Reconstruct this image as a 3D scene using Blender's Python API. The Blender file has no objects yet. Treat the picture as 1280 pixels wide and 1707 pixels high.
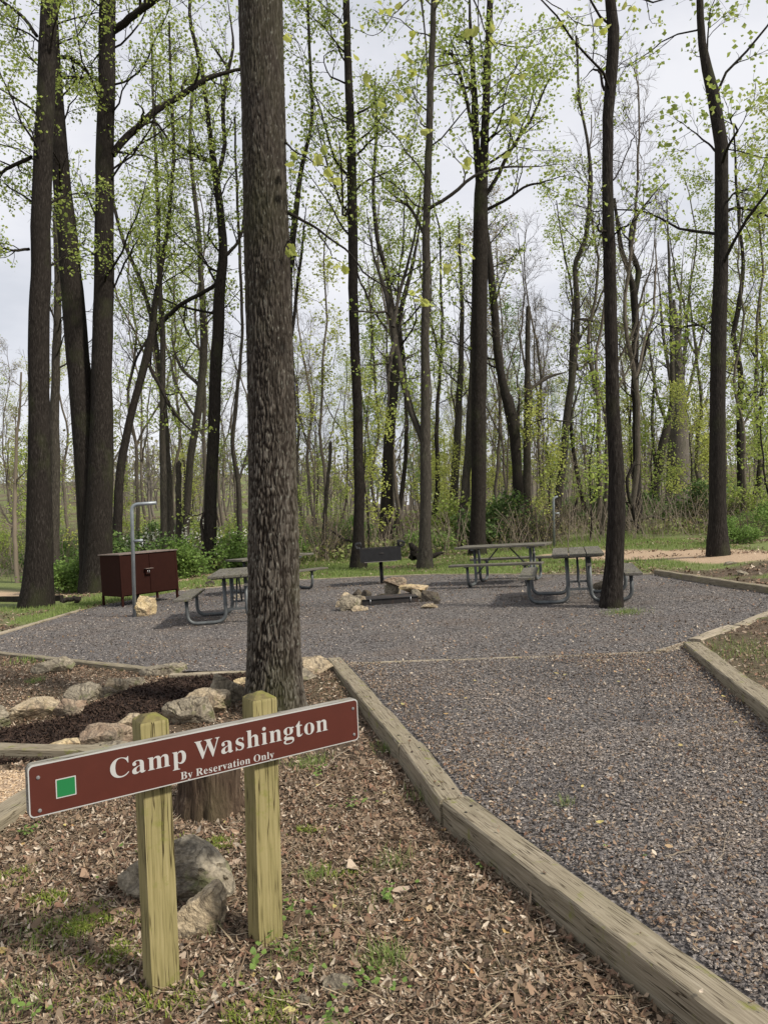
import bpy, math, random
import numpy as np
from mathutils import Vector, Matrix

# ------------------------------------------------------------------ camera, world, sun, exposure
S = bpy.context.scene
COL = S.collection
F, CX, CY = 1282.0, 640.0, 853.5            # focal length and centre of the photograph, in its pixels
CAMZ, ROLL, SLOPE = 1.49, math.radians(2.0), 0.03
cam = bpy.data.cameras.new('camera'); camo = bpy.data.objects.new('camera', cam); COL.objects.link(camo)
cam.sensor_fit = 'VERTICAL'; cam.sensor_height = 24.0; cam.lens = 24.0 * F / 1707.0
cam.clip_start = 0.05; cam.clip_end = 3000
RX = np.array([math.cos(ROLL), 0, -math.sin(ROLL)]); UPV = np.array([math.sin(ROLL), 0, math.cos(ROLL)]); FW = np.array([0, 1.0, 0])
camo.matrix_world = Matrix(((RX[0], UPV[0], 0, 0), (0, 0, -1, 0), (RX[2], UPV[2], 0, CAMZ), (0, 0, 0, 1)))
S.camera = camo
S.view_settings.view_transform = 'Standard'; S.view_settings.look = 'None'
S.view_settings.exposure = 0.72; S.view_settings.gamma = 1
S.cycles.max_bounces = 6; S.cycles.diffuse_bounces = 3; S.cycles.transmission_bounces = 4

SUNV = Vector((0.72, -0.42, 0.80)).normalized()
W = bpy.data.worlds.new('World'); S.world = W; W.use_nodes = True
nt = W.node_tree; nt.nodes.clear()
wo = nt.nodes.new('ShaderNodeOutputWorld'); bg = nt.nodes.new('ShaderNodeBackground'); bg.inputs['Strength'].default_value = 0.1
sky = nt.nodes.new('ShaderNodeTexSky'); sky.sky_type = 'NISHITA'; sky.sun_disc = False
sky.sun_elevation = math.asin(SUNV.z); sky.sun_rotation = math.atan2(SUNV.x, SUNV.y)
tc = nt.nodes.new('ShaderNodeTexCoord'); mp = nt.nodes.new('ShaderNodeMapping'); mp.inputs['Scale'].default_value = (1, 1, 2.2)
cn = nt.nodes.new('ShaderNodeTexNoise'); cn.inputs['Scale'].default_value = 2.6; cn.inputs['Detail'].default_value = 6; cn.inputs['Roughness'].default_value = 0.55
cr = nt.nodes.new('ShaderNodeValToRGB')
cr.color_ramp.elements[0].position = 0.33; cr.color_ramp.elements[0].color = (4.0, 4.15, 4.5, 1)
cr.color_ramp.elements[1].position = 0.62; cr.color_ramp.elements[1].color = (5.7, 5.7, 5.9, 1)
e = cr.color_ramp.elements.new(0.5); e.color = (5.1, 5.14, 5.45, 1)
mx = nt.nodes.new('ShaderNodeMix'); mx.data_type = 'RGBA'; mx.inputs['Factor'].default_value = 0.93
L = nt.links.new
L(tc.outputs['Generated'], mp.inputs['Vector']); L(mp.outputs['Vector'], cn.inputs['Vector']); L(cn.outputs['Fac'], cr.inputs['Fac'])
L(sky.outputs['Color'], mx.inputs['A']); L(cr.outputs['Color'], mx.inputs['B']); L(mx.outputs['Result'], bg.inputs['Color']); L(bg.outputs['Background'], wo.inputs['Surface'])
sl = bpy.data.lights.new('sun', 'SUN'); sl.energy = 3.0; sl.angle = math.radians(6); sl.color = (1, 0.93, 0.82)
so = bpy.data.objects.new('sun', sl); COL.objects.link(so); so.rotation_euler = SUNV.to_track_quat('Z', 'Y').to_euler(); so.location = (30, -20, 40)

# ------------------------------------------------------------------ helpers
def nrm(v): return v / np.maximum(np.linalg.norm(v, axis=-1, keepdims=True), 1e-9)
def ray(px, py): return (px - CX) / F * RX - (py - CY) / F * UPV + FW
def PD(px, py, D): return np.array([0, 0, CAMZ]) + ray(px, py) * D         # point seen at (px,py), D metres ahead
def U(px, py, off=0.0):                                                    # the same on the sloping ground plane
    r = ray(px, py); t = (SLOPE * -2.7 + off - CAMZ) / (r[2] - SLOPE * r[0]); return np.array([0, 0, CAMZ]) + r * t
def plane(x): return SLOPE * (np.clip(x, -9, 9) - 2.7)
def sstep(a, b, x): t = np.clip((x - a) / (b - a), 0, 1); return t * t * (3 - 2 * t)
_H = np.random.RandomState(5).rand(65536)
def vn(p, seed=0):
    p = np.asarray(p, float); i = np.floor(p).astype(np.int64); f = p - i; f = f * f * (3 - 2 * f); r = 0
    for dx in (0, 1):
        for dy in (0, 1):
            for dz in (0, 1):
                h = _H[((i[..., 0] + dx) * 73856093 ^ (i[..., 1] + dy) * 19349663 ^ (i[..., 2] + dz) * 83492791 ^ seed * 7919) & 65535]
                r = r + h * (f[..., 0] if dx else 1 - f[..., 0]) * (f[..., 1] if dy else 1 - f[..., 1]) * (f[..., 2] if dz else 1 - f[..., 2])
    return r
def fbm(p, o=4, seed=0):
    p = np.asarray(p, float); r = 0; a = .5; s = 0
    for k in range(o): r = r + a * vn(p, seed + k); s += a; a *= .5; p = p * 2.03
    return r / s
def fb2(x, y, sc, o=3, seed=0): return fbm(np.stack([x * sc, y * sc, np.zeros_like(x)], -1), o, seed)

def mesh_np(name, V, Fs, smooth=True):
    me = bpy.data.meshes.new(name); V = np.asarray(V, np.float32).reshape(-1, 3)
    me.vertices.add(len(V)); me.vertices.foreach_set('co', V.ravel())
    Fs = [np.asarray(f) for f in Fs if len(f)]
    lv = np.concatenate([f.ravel() for f in Fs]).astype(np.int32)
    lt = np.concatenate([np.full(len(f), f.shape[1]) for f in Fs]).astype(np.int32)
    ls = np.concatenate([[0], np.cumsum(lt)[:-1]]).astype(np.int32)
    me.loops.add(len(lv)); me.loops.foreach_set('vertex_index', lv)
    me.polygons.add(len(lt)); me.polygons.foreach_set('loop_start', ls); me.polygons.foreach_set('loop_total', lt)
    me.polygons.foreach_set('use_smooth', np.full(len(lt), bool(smooth)))
    me.update(calc_edges=True); return me
class MB:                                     # collects shapes for ONE mesh
    def __init__(s): s.V = []; s.Q = []; s.T = []; s.n = 0; s.N = []
    def add(s, V, Q=(), T=()):
        V = np.asarray(V, float).reshape(-1, 3); s.V.append(V)
        if len(Q): s.Q.append(np.asarray(Q) + s.n)
        if len(T): s.T.append(np.asarray(T) + s.n)
        s.n += len(V); return s
    def mesh(s, name, smooth=True, origin=(0, 0, 0)):
        V = np.concatenate(s.V) - np.array(origin); Fs = []
        if s.Q: Fs.append(np.concatenate(s.Q))
        if s.T: Fs.append(np.concatenate(s.T))
        return mesh_np(name, V, Fs, smooth)
    def box(s, c, h, R=None, bev=0.0):
        c = np.array(c, float); h = np.array(h, float)
        if bev <= 0:
            V = np.array([[x, y, z] for x in (-1, 1) for y in (-1, 1) for z in (-1, 1)], float) * h
            Q = [[0, 1, 3, 2], [4, 6, 7, 5], [0, 4, 5, 1], [2, 3, 7, 6], [0, 2, 6, 4], [1, 5, 7, 3]]; T = []
        else:
            b = min(bev, h.min() * .9); V = []; idx = {}
            for x in (-1, 1):
                for y in (-1, 1):
                    for z in (-1, 1):
                        sg = np.array([x, y, z]); 
                        for a in range(3):
                            v = sg * (h - b); v[a] = sg[a] * h[a]; idx[(x, y, z, a)] = len(V); V.append(v)
            Q = []; T = []
            for a in range(3):
                o = [k for k in range(3) if k != a]
                for sa in (-1, 1):
                    f = []
                    for (p, q) in ((-1, -1), (1, -1), (1, 1), (-1, 1)):
                        k = [0, 0, 0]; k[a] = sa; k[o[0]] = p; k[o[1]] = q; f.append(idx[(*k, a)])
                    if (sa > 0) != (a != 1): f = f[::-1]
                    Q.append(f)
            for a in range(3):                        # edge strips along axis a
                o = [k for k in range(3) if k != a]
                for p in (-1, 1):
                    for q in (-1, 1):
                        f = []
                        for (sa, ax) in ((-1, o[0]), (1, o[0]), (1, o[1]), (-1, o[1])):
                            k = [0, 0, 0]; k[a] = sa; k[o[0]] = p; k[o[1]] = q; f.append(idx[(*k, ax)])
                        Q.append(f)
            for x in (-1, 1):
                for y in (-1, 1):
                    for z in (-1, 1): T.append([idx[(x, y, z, a)] for a in range(3)])
            V = np.array(V)
        if R is not None: V = V @ np.array(R).T
        return s.add(V + c, Q, T)
    def tube(s, pts, r, sides=10, cap=True):
        pts = np.asarray(pts, float); r = np.broadcast_to(r, (len(pts),)).astype(float)
        if cap:
            pts = np.concatenate([pts[:1], pts, pts[-1:]]); r = np.concatenate([[1e-4], r, [1e-4]])
            V, Q = tubes(pts[None], r[None], sides, True)
        else: V, Q = tubes(pts[None], r[None], sides)
        return s.add(V, Q)
def tubes(P, R, sides, capped=False):
    M, N, _ = P.shape
    T = np.gradient(P[:, 1:-1] if capped else P, axis=1)
    if capped: T = np.concatenate([T[:, :1], T, T[:, -1:]], 1)
    T = nrm(T); mt = nrm(T.mean(1)); ref = np.where(np.abs(mt[:, 0:1]) < .75, np.array([[1., 0, 0]]), np.array([[0, 1., 0]]))
    n1 = nrm(np.cross(T, ref[:, None, :])); n2 = np.cross(T, n1)
    a = np.arange(sides) * 2 * math.pi / sides
    V = P[:, :, None, :] + R[:, :, None, None] * (np.cos(a)[None, None, :, None] * n1[:, :, None, :] + np.sin(a)[None, None, :, None] * n2[:, :, None, :])
    idx = np.arange(M * N * sides).reshape(M, N, sides); nx = np.roll(idx, -1, 2)
    Q = np.stack([idx[:, :-1], nx[:, :-1], nx[:, 1:], idx[:, 1:]], -1).reshape(-1, 4)
    return V.reshape(-1, 3), Q[:, ::-1]

def link(name, data, mat=None, parent=None, loc=None):
    o = bpy.data.objects.new(name, data); COL.objects.link(o)
    if mat is not None and data is not None and not data.materials: data.materials.append(mat)
    if parent is not None: o.parent = parent
    if loc is not None: o.location = [float(v) for v in loc]
    return o
def tag(o, label=None, cat=None, group=None, kind=None):
    if label: o['label'] = label
    if cat: o['category'] = cat
    if group: o['group'] = group
    if kind: o['kind'] = kind
    return o
def empty(name, loc, label, cat, group=None, rz=0):
    o = link(name, None, loc=loc); o.rotation_euler = (0, 0, rz); o.empty_display_size = .2; return tag(o, label, cat, group)
def kids(o): return [c for c in bpy.data.objects if c.parent is o]
def dup(root, loc, rz=0, sc=1, label=None, group=None, tree=None):
    r = root.copy(); COL.objects.link(r); r.location = [float(v) for v in loc]; r.rotation_euler = (0, 0, rz); r.scale = (sc, sc, sc)
    if label: r['label'] = label
    if group: r['group'] = group
    for (ch, gs) in (tree or [(c, kids(c)) for c in kids(root)]):
        c = ch.copy(); COL.objects.link(c); c.parent = r
        for g in gs: d = g.copy(); COL.objects.link(d); d.parent = c
    return r

# ------------------------------------------------------------------ materials
class NT:
    def __init__(s, name):
        s.m = bpy.data.materials.new(name); s.m.use_nodes = True; s.t = s.m.node_tree; s.b = s.t.nodes['Principled BSDF']; s.out = s.t.nodes['Material Output']
        s.b.inputs['Roughness'].default_value = .85; s.b.inputs['Specular IOR Level'].default_value = .25
    def n(s, ty, **kw):
        n = s.t.nodes.new('ShaderNode' + ty)
        for k, v in kw.items():
            if k in n.inputs: n.inputs[k].default_value = v
            else: setattr(n, k, v)
        return n
    def l(s, a, b): s.t.links.new(a, b)
    def co(s, sc=(1, 1, 1), kind='Object'):
        t = s.n('TexCoord'); m = s.n('Mapping'); m.inputs['Scale'].default_value = sc; s.l(t.outputs[kind], m.inputs['Vector']); return m.outputs['Vector']
    def noise(s, vec, scale, det=4, rough=.55, dist=0):
        n = s.n('TexNoise', Scale=scale, Detail=det, Roughness=rough, Distortion=dist); s.l(vec, n.inputs['Vector']); return n.outputs['Fac']
    def ramp(s, fac, stops):
        r = s.n('ValToRGB'); el = r.color_ramp.elements
        while len(el) < len(stops): el.new(.5)
        for e_, (p, c) in zip(el, stops): e_.position = p; e_.color = (*c, 1) if len(c) == 3 else c
        s.l(fac, r.inputs['Fac']); return r.outputs['Color']
    def mix(s, f, a, b, mode='MIX'):
        m = s.n('Mix'); m.data_type = 'RGBA'; m.blend_type = mode
        for v, k in ((f, 'Factor'), (a, 'A'), (b, 'B')):
            sock = [i for i in m.inputs if i.name == k and (i.type == 'RGBA' or (k == 'Factor' and i.type == 'VALUE'))][0]
            if isinstance(v, (int, float)): sock.default_value = v
            elif isinstance(v, tuple): sock.default_value = (*v, 1)
            else: s.l(v, sock)
        return [o for o in m.outputs if o.type == 'RGBA'][0]
    def math(s, op, a, b=0.0):
        m = s.n('Math', operation=op)
        for k, v in enumerate((a, b)):
            if isinstance(v, (int, float)): m.inputs[k].default_value = v
            else: s.l(v, m.inputs[k])
        return m.outputs[0]
    def bump(s, h, st=.5, d=.01, prev=None):
        b = s.n('Bump', Strength=st, Distance=d); s.l(h, b.inputs['Height'])
        if prev is not None: s.l(prev, b.inputs['Normal'])
        s.l(b.outputs['Normal'], s.b.inputs['Normal']); return b.outputs['Normal']
    def color(s, c):
        if isinstance(c, tuple): s.b.inputs['Base Color'].default_value = (*c, 1)
        else: s.l(c, s.b.inputs['Base Color'])
        return s
BW = lambda a, b: [(a, (0, 0, 0)), (b, (1, 1, 1))]

def mat_bark(name, c0, c1, c2, hs=60, bump=1.0, lich=.0, sz=.16):
    t = NT(name); v = t.co((1, 1, sz)); n1 = t.noise(v, hs, 5, .6, .6); n2 = t.noise(t.co(), 2.2, 3); n3 = t.noise(t.co((1, 1, .5)), 45, 3, .6)
    c = t.ramp(n1, [(.32, c0), (.52, c1), (.72, c2)])
    c = t.mix(t.ramp(n2, [(.4, (0, 0, 0)), (.65, (.6, .6, .6))]), c, c1)
    if lich: c = t.mix(t.ramp(n3, [(.66 - lich * .1, (0, 0, 0)), (.72 - lich * .1, (1, 1, 1))]), c, (.30, .30, .25))
    m = t.noise(t.co((1, 1, .6)), 1.3, 3); c = t.mix(t.ramp(m, [(.55, (0, 0, 0)), (.75, (.35, .35, .35))]), c, (.07, .085, .03))
    t.color(c); t.bump(n1, bump, .02); t.b.inputs['Roughness'].default_value = .95; t.b.inputs['Specular IOR Level'].default_value = .1; return t.m
BARK = mat_bark('bark_brown', (.008, .0065, .0055), (.023, .019, .016), (.065, .057, .049), 55, 1.0, 0)
BARKG = mat_bark('bark_grey', (.018, .016, .013), (.055, .048, .039), (.12, .108, .09), 50, 1.0, 0)
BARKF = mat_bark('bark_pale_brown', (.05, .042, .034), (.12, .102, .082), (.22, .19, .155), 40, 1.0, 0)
BARKD = mat_bark('bark_dark', (.010, .008, .007), (.026, .022, .019), (.06, .052, .045), 50)
BARKBIG = mat_bark('bark_ridged', (.03, .024, .019), (.095, .078, .062), (.22, .19, .155), 55, .8, .75, .3)
TWIG = NT('twig_bark').color((.08, .065, .05)).m
TWIGP = NT('twig_pale').color((.20, .165, .125)).m

def mat_leaf(name, cols, trans=.45, rough=.6):
    t = NT(name); g = t.n('NewGeometry'); c = t.ramp(g.outputs['Random Per Island'], [(i / max(1, len(cols) - 1), k) for i, k in enumerate(cols)])
    t.color(c); t.b.inputs['Roughness'].default_value = rough; tr = t.n('BsdfTranslucent'); t.l(c, tr.inputs['Color'])
    ms = t.n('MixShader'); ms.inputs[0].default_value = trans; t.l(t.b.outputs[0], ms.inputs[1]); t.l(tr.outputs[0], ms.inputs[2]); t.l(ms.outputs[0], t.out.inputs['Surface']); return t.m
LEAF = mat_leaf('leaf_spring', [(.30, .37, .08), (.40, .47, .11), (.25, .34, .08), (.48, .52, .17)])
LEAFY = mat_leaf('leaf_yellow_green', [(.42, .46, .09), (.52, .54, .16), (.36, .42, .10)])
LEAFG = mat_leaf('leaf_green', [(.15, .24, .06), (.22, .33, .08), (.12, .20, .05)])
LEAFP = mat_leaf('leaf_tan_bud', [(.26, .22, .10), (.34, .26, .13), (.25, .27, .09)])
LEAFB = mat_leaf('leaf_bush', [(.055, .10, .03), (.10, .17, .045), (.15, .22, .06), (.05, .085, .03)], .3)
BLOSSOM = mat_leaf('leaf_blossom', [(.7, .7, .62), (.6, .62, .48)], .3)
def mat_isl(name, cols, rough=.9, trans=0):
    if trans: return mat_leaf(name, cols, trans, rough)
    t = NT(name); g = t.n('NewGeometry'); c = t.ramp(g.outputs['Random Per Island'], [(i / max(1, len(cols) - 1), k) for i, k in enumerate(cols)]); t.color(c); t.b.inputs['Roughness'].default_value = rough; return t.m
LITTER = mat_isl('dry_leaf', [(.13, .085, .052), (.22, .155, .10), (.05, .033, .022), (.36, .275, .19), (.17, .10, .062), (.52, .44, .34), (.075, .05, .033), (.26, .18, .12), (.21, .12, .078), (.04, .027, .018)], .8)
STRAW = mat_isl('dry_straw', [(.30, .23, .15), (.16, .11, .075), (.22, .17, .10), (.42, .35, .25)], .8)
YLEAF = mat_isl('yellow_leaf', [(.42, .34, .11), (.38, .34, .14), (.34, .17, .06), (.40, .30, .18)], .7)
GRASS = mat_isl('grass_blade', [(.12, .19, .045), (.18, .25, .06), (.26, .31, .10), (.14, .20, .07)], .7, .3)
CHIP = mat_isl('slate_chip', [(.045, .041, .040), (.145, .133, .127), (.08, .072, .069), (.30, .275, .26), (.105, .094, .088), (.21, .17, .135), (.038, .034, .034), (.18, .165, .158), (.12, .11, .106), (.38, .35, .32), (.14, .118, .098)], .7)
PEBBLE = mat_isl('tan_pebble', [(.38, .27, .16), (.50, .38, .25), (.30, .2, .12), (.58, .48, .36)], .8)
MULCH = mat_isl('mulch_chip', [(.022, .013, .009), (.045, .026, .018), (.016, .010, .008), (.07, .045, .032)], .9)

def mat_wood(name, cols, grain=(1.5, 28, 28), moss=.0, crack=True, rough=.85):
    t = NT(name); v = t.co(grain); n = t.noise(v, 3.2, 5, .6, .35); c = t.ramp(n, [(.28, cols[0]), (.5, cols[1]), (.72, cols[2])])
    big = t.noise(t.co((1, 2, 2)), 1.8, 4); c = t.mix(t.ramp(big, [(.35, (0, 0, 0)), (.7, (.55, .55, .55))]), c, cols[3])
    h = n
    if crack:
        k = t.noise(t.co(tuple(g * .55 if g > 5 else g * .45 for g in grain)), 2.6, 3, .5, .2)
        kr = t.ramp(k, [(.478, (1, 1, 1)), (.494, (0, 0, 0)), (.506, (0, 0, 0)), (.522, (1, 1, 1))]); sp = t.ramp(t.noise(t.co((2, 2, 2)), 2.0, 2), BW(.4, .52))
        kk = t.mix(sp, (1, 1, 1), kr); c = t.mix(1.0, c, t.mix(kk, (.22, .19, .16), (1, 1, 1)), 'MULTIPLY'); h = t.mix(.5, n, kk)
    if moss:
        mm = t.noise(t.co((3, 3, 3)), 3.0, 5, .65); c = t.mix(t.ramp(mm, [(.60 - moss * .2, (0, 0, 0)), (.72 - moss * .2, (.75, .75, .75))]), c, (.16, .17, .03))
    t.color(c); t.bump(h, .6, .006); t.b.inputs['Roughness'].default_value = rough; return t.m
POSTW = mat_wood('treated_post_wood', [(.15, .128, .05), (.265, .225, .10), (.33, .28, .14), (.215, .19, .08)], (26, 26, 1.2), .12)
POSTTOP = mat_wood('mossy_post_top', [(.06, .05, .03), (.20, .165, .06), (.34, .31, .10), (.035, .03, .025)], (6, 6, 6), .5, False)
TIMBER = mat_wood('weathered_timber', [(.13, .108, .075), (.23, .195, .14), (.33, .29, .22), (.20, .175, .115)], (1.3, 30, 30), .08)
TIMBERL = mat_wood('pale_edging_wood', [(.2, .165, .12), (.32, .27, .20), (.42, .37, .29), (.25, .22, .15)], (1.3, 30, 30), .05)
PLANK = mat_wood('grey_plank', [(.055, .05, .042), (.115, .105, .09), (.21, .195, .17), (.12, .115, .08)], (28, 1.5, 28), .12)
GREYBOARD = mat_wood('grey_backing_board', [(.13, .12, .105), (.24, .225, .2), (.36, .34, .31), (.2, .19, .15)], (1.5, 28, 28), .05)
def mat_metal(name, c, metal, rough, var=.3, rust=None):
    t = NT(name); n = t.noise(t.co((1, 1, .6)), 14, 5, .6); d = tuple(x * (1 - var) for x in c); t.color(t.mix(t.ramp(n, BW(.3, .7)), d, c))
    if rust: r = t.noise(t.co(), 6, 5, .65); t.color(t.mix(t.ramp(r, [(.56, (0, 0, 0)), (.7, (.8, .8, .8))]), t.mix(t.ramp(n, BW(.3, .7)), d, c), rust))
    t.b.inputs['Metallic'].default_value = metal; t.b.inputs['Roughness'].default_value = rough; t.b.inputs['Specular IOR Level'].default_value = .4; t.bump(n, .15, .002); return t.m
GALV = mat_metal('galvanized_steel', (.30, .33, .35), .5, .5)
GALVD = mat_metal('dull_galvanized_tube', (.13, .14, .142), .4, .55, .4)
BROWN = mat_metal('brown_painted_steel', (.027, .008, .005), 0, .8, .2)
BROWN.node_tree.nodes['Principled BSDF'].inputs['Specular IOR Level'].default_value = .12
BROWNL = mat_metal('brown_weathered_lid', (.21, .16, .135), 0, .6, .45)
BLACKM = mat_metal('black_steel', (.018, .018, .019), .2, .55, .4)
RUSTM = mat_metal('sooty_rusty_steel', (.045, .04, .038), .2, .7, .4, (.10, .06, .04))
SIGNR = mat_metal('brown_sign_face', (.078, .018, .011), 0, .45, .12)
SIGNW = NT('sign_letter_silver').color((.40, .40, .385)).m
SIGNG = NT('sign_green').color((.012, .15, .045)).m
ALU = mat_metal('screw_metal', (.5, .5, .5), .8, .4)
_t = CHIP.node_tree; _b = _t.nodes['Principled BSDF']; _src = _b.inputs['Base Color'].links[0].from_socket       # dusty and damp patches
_q = NT.__new__(NT); _q.m = CHIP; _q.t = _t; _q.b = _b
_n = _q.noise(_q.co((1, 1, 1)), .9, 4, .6); _m = _q.mix(1.0, _src, _q.ramp(_n, [(.32, (.62, .61, .62)), (.5, (1, .98, .96)), (.68, (1.22, 1.12, 1.0))]), 'MULTIPLY'); _t.links.new(_m, _b.inputs['Base Color'])
def mat_rock(name, a, b, c, moss=.3):
    t = NT(name); n = t.noise(t.co(), 5, 6, .62, .4); f = t.noise(t.co(), 38, 4, .7); m = t.noise(t.co(), 3.1, 4, .6)
    q = t.mix(t.ramp(n, BW(.35, .62)), a, b); q = t.mix(t.ramp(m, BW(.5, .68)), q, c); q = t.mix(.75, q, t.ramp(f, [(.3, (.2, .2, .2)), (.7, (1.25, 1.25, 1.25))]), 'MULTIPLY'); ck = t.noise(t.co((1, 1, 2.2)), 4, 3, .5, .8); q = t.mix(t.ramp(ck, [(.47, (0, 0, 0)), (.5, (.7, .7, .7)), (.53, (0, 0, 0))]), q, (.06, .05, .04))
    if moss: q = t.mix(t.ramp(t.noise(t.co(), 7, 4, .6), [(.62 - moss * .15, (0, 0, 0)), (.72 - moss * .15, (.7, .7, .7))]), q, (.11, .12, .045))
    t.color(q); nn = t.bump(n, 1.0, .05); t.bump(f, .8, .01, nn); return t.m
ROCKG = mat_rock('rock_grey', (.24, .205, .15), (.36, .315, .235), (.17, .14, .10))
ROCKT = mat_rock('rock_tan', (.36, .285, .185), (.48, .40, .28), (.25, .18, .115), .15)
ROCKR = mat_rock('rock_reddish', (.25, .175, .12), (.36, .285, .205), (.18, .15, .11), .15)
ROCKY = mat_rock('rock_yellow', (.50, .38, .20), (.60, .50, .33), (.38, .26, .15), 0)
ROCKD = mat_rock('rock_dark', (.06, .05, .04), (.14, .115, .08), (.05, .045, .04), .2)
# ------------------------------------------------------------------ ground plan (all in metres, on the sloping plane)
TLN = [U(758, 1332, .02) + (U(1225, 1673, .02) - U(758, 1332, .02)) * k for k in (2.2, 1.1)] + [U(758, 1332, .02), U(684, 1239, .02), U(556, 1096, .02)]   # left path timbers, near to far
TRN = [U(1420, 1272, .1), U(1280, 1166, .12), U(1153, 1070, .06)]                                          # right path timber
_d = nrm((TRN[1] - TRN[2])[None])[0]; TRN[0] = TRN[1] + _d * 5.5
def tlx(y): return np.interp(y, [p[1] for p in TLN], [p[0] for p in TLN])
def trx(y): return np.interp(y, [TRN[0][1], TRN[2][1]], [TRN[0][0], TRN[2][0]])
A0, A1, A2, A3 = U(-90, 1079), U(262, 1119), U(425, 1118), U(556, 1105)
B0, B1, B2, B3, B4 = U(580, 1108), U(1100, 1089), U(1140, 1073), U(1222, 1047), U(1290, 1021)
CL, C1, C2, C3, C4, C5, C6 = U(-90, 1088), U(134, 1018), U(172, 1009), U(300, 985), U(500, 967), U(720, 958), U(1094, 958)
C7 = U(1290, 990); C8 = C7 + (C7 - C6) * .6; B5 = B4 + (B4 - B3) * 1.2
PADP = np.array([A0, A1, A2, A3, B0, B1, B2, B3, B4, B5, C8, C7, C6, C5, C4, C3, C2, C1, U(-40, 1070)])[:, :2]
PATHP = np.array([(tlx(-4.) - .0, -4.), TLN[0][:2] + (0, 0), TLN[1][:2], TLN[2][:2], TLN[3][:2], TLN[4][:2], B0[:2], B1[:2], B2[:2], TRN[2][:2], TRN[0][:2], (TRN[0][0], -4)])
def inpoly(x, y, P):
    r = np.zeros(np.shape(x), bool); n = len(P)
    for i in range(n):
        (x1, y1), (x2, y2) = P[i], P[(i + 1) % n]
        c = ((y1 > y) != (y2 > y)); xi = (x2 - x1) * (y - y1) / ((y2 - y1) if y2 != y1 else 1e-9) + x1; r ^= (c & (x < xi))
    return r
def dpoly(x, y, P, closed=True):
    d = np.full(np.shape(x), 1e9); n = len(P)
    for i in range(n if closed else n - 1):
        a = np.array(P[i]); b = np.array(P[(i + 1) % n]); ab = b - a; t = np.clip(((x - a[0]) * ab[0] + (y - a[1]) * ab[1]) / max(1e-9, ab @ ab), 0, 1)
        d = np.minimum(d, np.hypot(x - a[0] - t * ab[0], y - a[1] - t * ab[1]))
    return d
NEARL = [tuple(A0[:2] + (-6, 1.0)), tuple(A0[:2]), tuple(A1[:2]), tuple(A2[:2]), tuple(A3[:2])]
def ynear(x): return np.interp(x, [p[0] for p in NEARL], [p[1] for p in NEARL])
MOUNDY = [tuple(TRN[2][:2]), tuple(B3[:2]), tuple(B4[:2]), tuple(B5[:2])]
def ymound(x): return np.interp(x, [p[0] for p in MOUNDY], [p[1] for p in MOUNDY])
BEDC = np.array([U(-160, 1265), U(60, 1217), U(200, 1172), U(330, 1137), U(440, 1118)])[:, :2]; BEDW = .0
BEDP = np.array([U(-200, 1290), U(-200, 1215), U(0, 1199), U(100, 1185), U(170, 1160), U(225, 1140), U(300, 1122), U(425, 1120), U(425, 1140), U(345, 1150), U(280, 1180), U(200, 1215), U(100, 1240), U(0, 1246)])[:, :2]
TANP = np.array([U(-250, 1262), U(205, 1262), U(40, 1330), U(-250, 1470)])[:, :2]
TRAIL = np.array([U(1225, 936), U(1180, 928), U(1040, 927), U(960, 923)])[:, :2]
TRAIL2 = np.array([U(-500, 1003), U(0, 992), U(150, 985), U(260, 972), U(330, 958)])[:, :2]
def off(x, y):
    x = np.asarray(x, float); y = np.asarray(y, float); o = (fb2(x, y, .35, 3, 3) - .5) * .10 + (fb2(x, y, 2.5, 2, 9) - .5) * .03
    inside = inpoly(x, y, PADP) | inpoly(x, y, PATHP)
    dp = np.minimum(dpoly(x, y, PADP), dpoly(x, y, PATHP)); o = o * sstep(0, 1.5, dp) - .012
    left = (x < tlx(y)) & (y < ynear(x)); o = np.where(left, -.03 - .085 * sstep(.2, 2.2, np.maximum(ynear(x) - y, 0) * .8) + (fb2(x, y, 1.4, 3, 4) - .5) * .06 * sstep(0, .5, dp), o)
    mound = (x > trx(y)) & (y < ymound(x)); o = np.where(mound, .015 + .10 * sstep(0, 3.2, (ymound(x) - y)) + (fb2(x, y, 1.1, 3, 4) - .5) * .06, o)
    fr = (x > C6[0]) & ~inside & ~mound & (y > 11); o = np.where(fr, o + .12 * sstep(C6[0], C6[0] + 3, x), o)
    o = np.where(inside, -.04, o)
    o = np.where(inpoly(x, y, TANP), -.10, o)
    rise = np.clip(y - 55, 0, 400); o = o + rise * (.012 + .055 * sstep(5, -40, x) + .045 * sstep(20, 60, x)) * sstep(0, 40, rise) + (fb2(x, y, .04, 3, 8) - .5) * 3 * sstep(45, 110, y)
    return o
def gh(x, y): return plane(np.asarray(x, float)) + off(x, y)
def gz(x, y): return float(gh(np.array([float(x)]), np.array([float(y)]))[0])
def axis(a, b, s, far, g):
    c = list(np.arange(a, b + 1e-6, s)); d = s; lo = a; hi = b
    while lo > -far: d *= g; lo -= d; c.insert(0, lo)
    d = s
    while hi < far: d *= g; hi += d; c.append(hi)
    return np.array(c)
gx = axis(-5.2, 5.6, .045, 420, 1.06); gy = axis(1.2, 9.5, .045, 420, 1.035); gy = gy[gy > -30]
GX, GY = np.meshgrid(gx, gy); gxs, gys = GX.ravel(), GY.ravel(); GZ = gh(gxs, gys)
idx = np.arange(len(gxs)).reshape(GX.shape); Q = np.stack([idx[:-1, :-1], idx[:-1, 1:], idx[1:, 1:], idx[1:, :-1]], -1).reshape(-1, 4)
gme = mesh_np('ground', np.stack([gxs, gys, GZ], 1), [Q])
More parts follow.
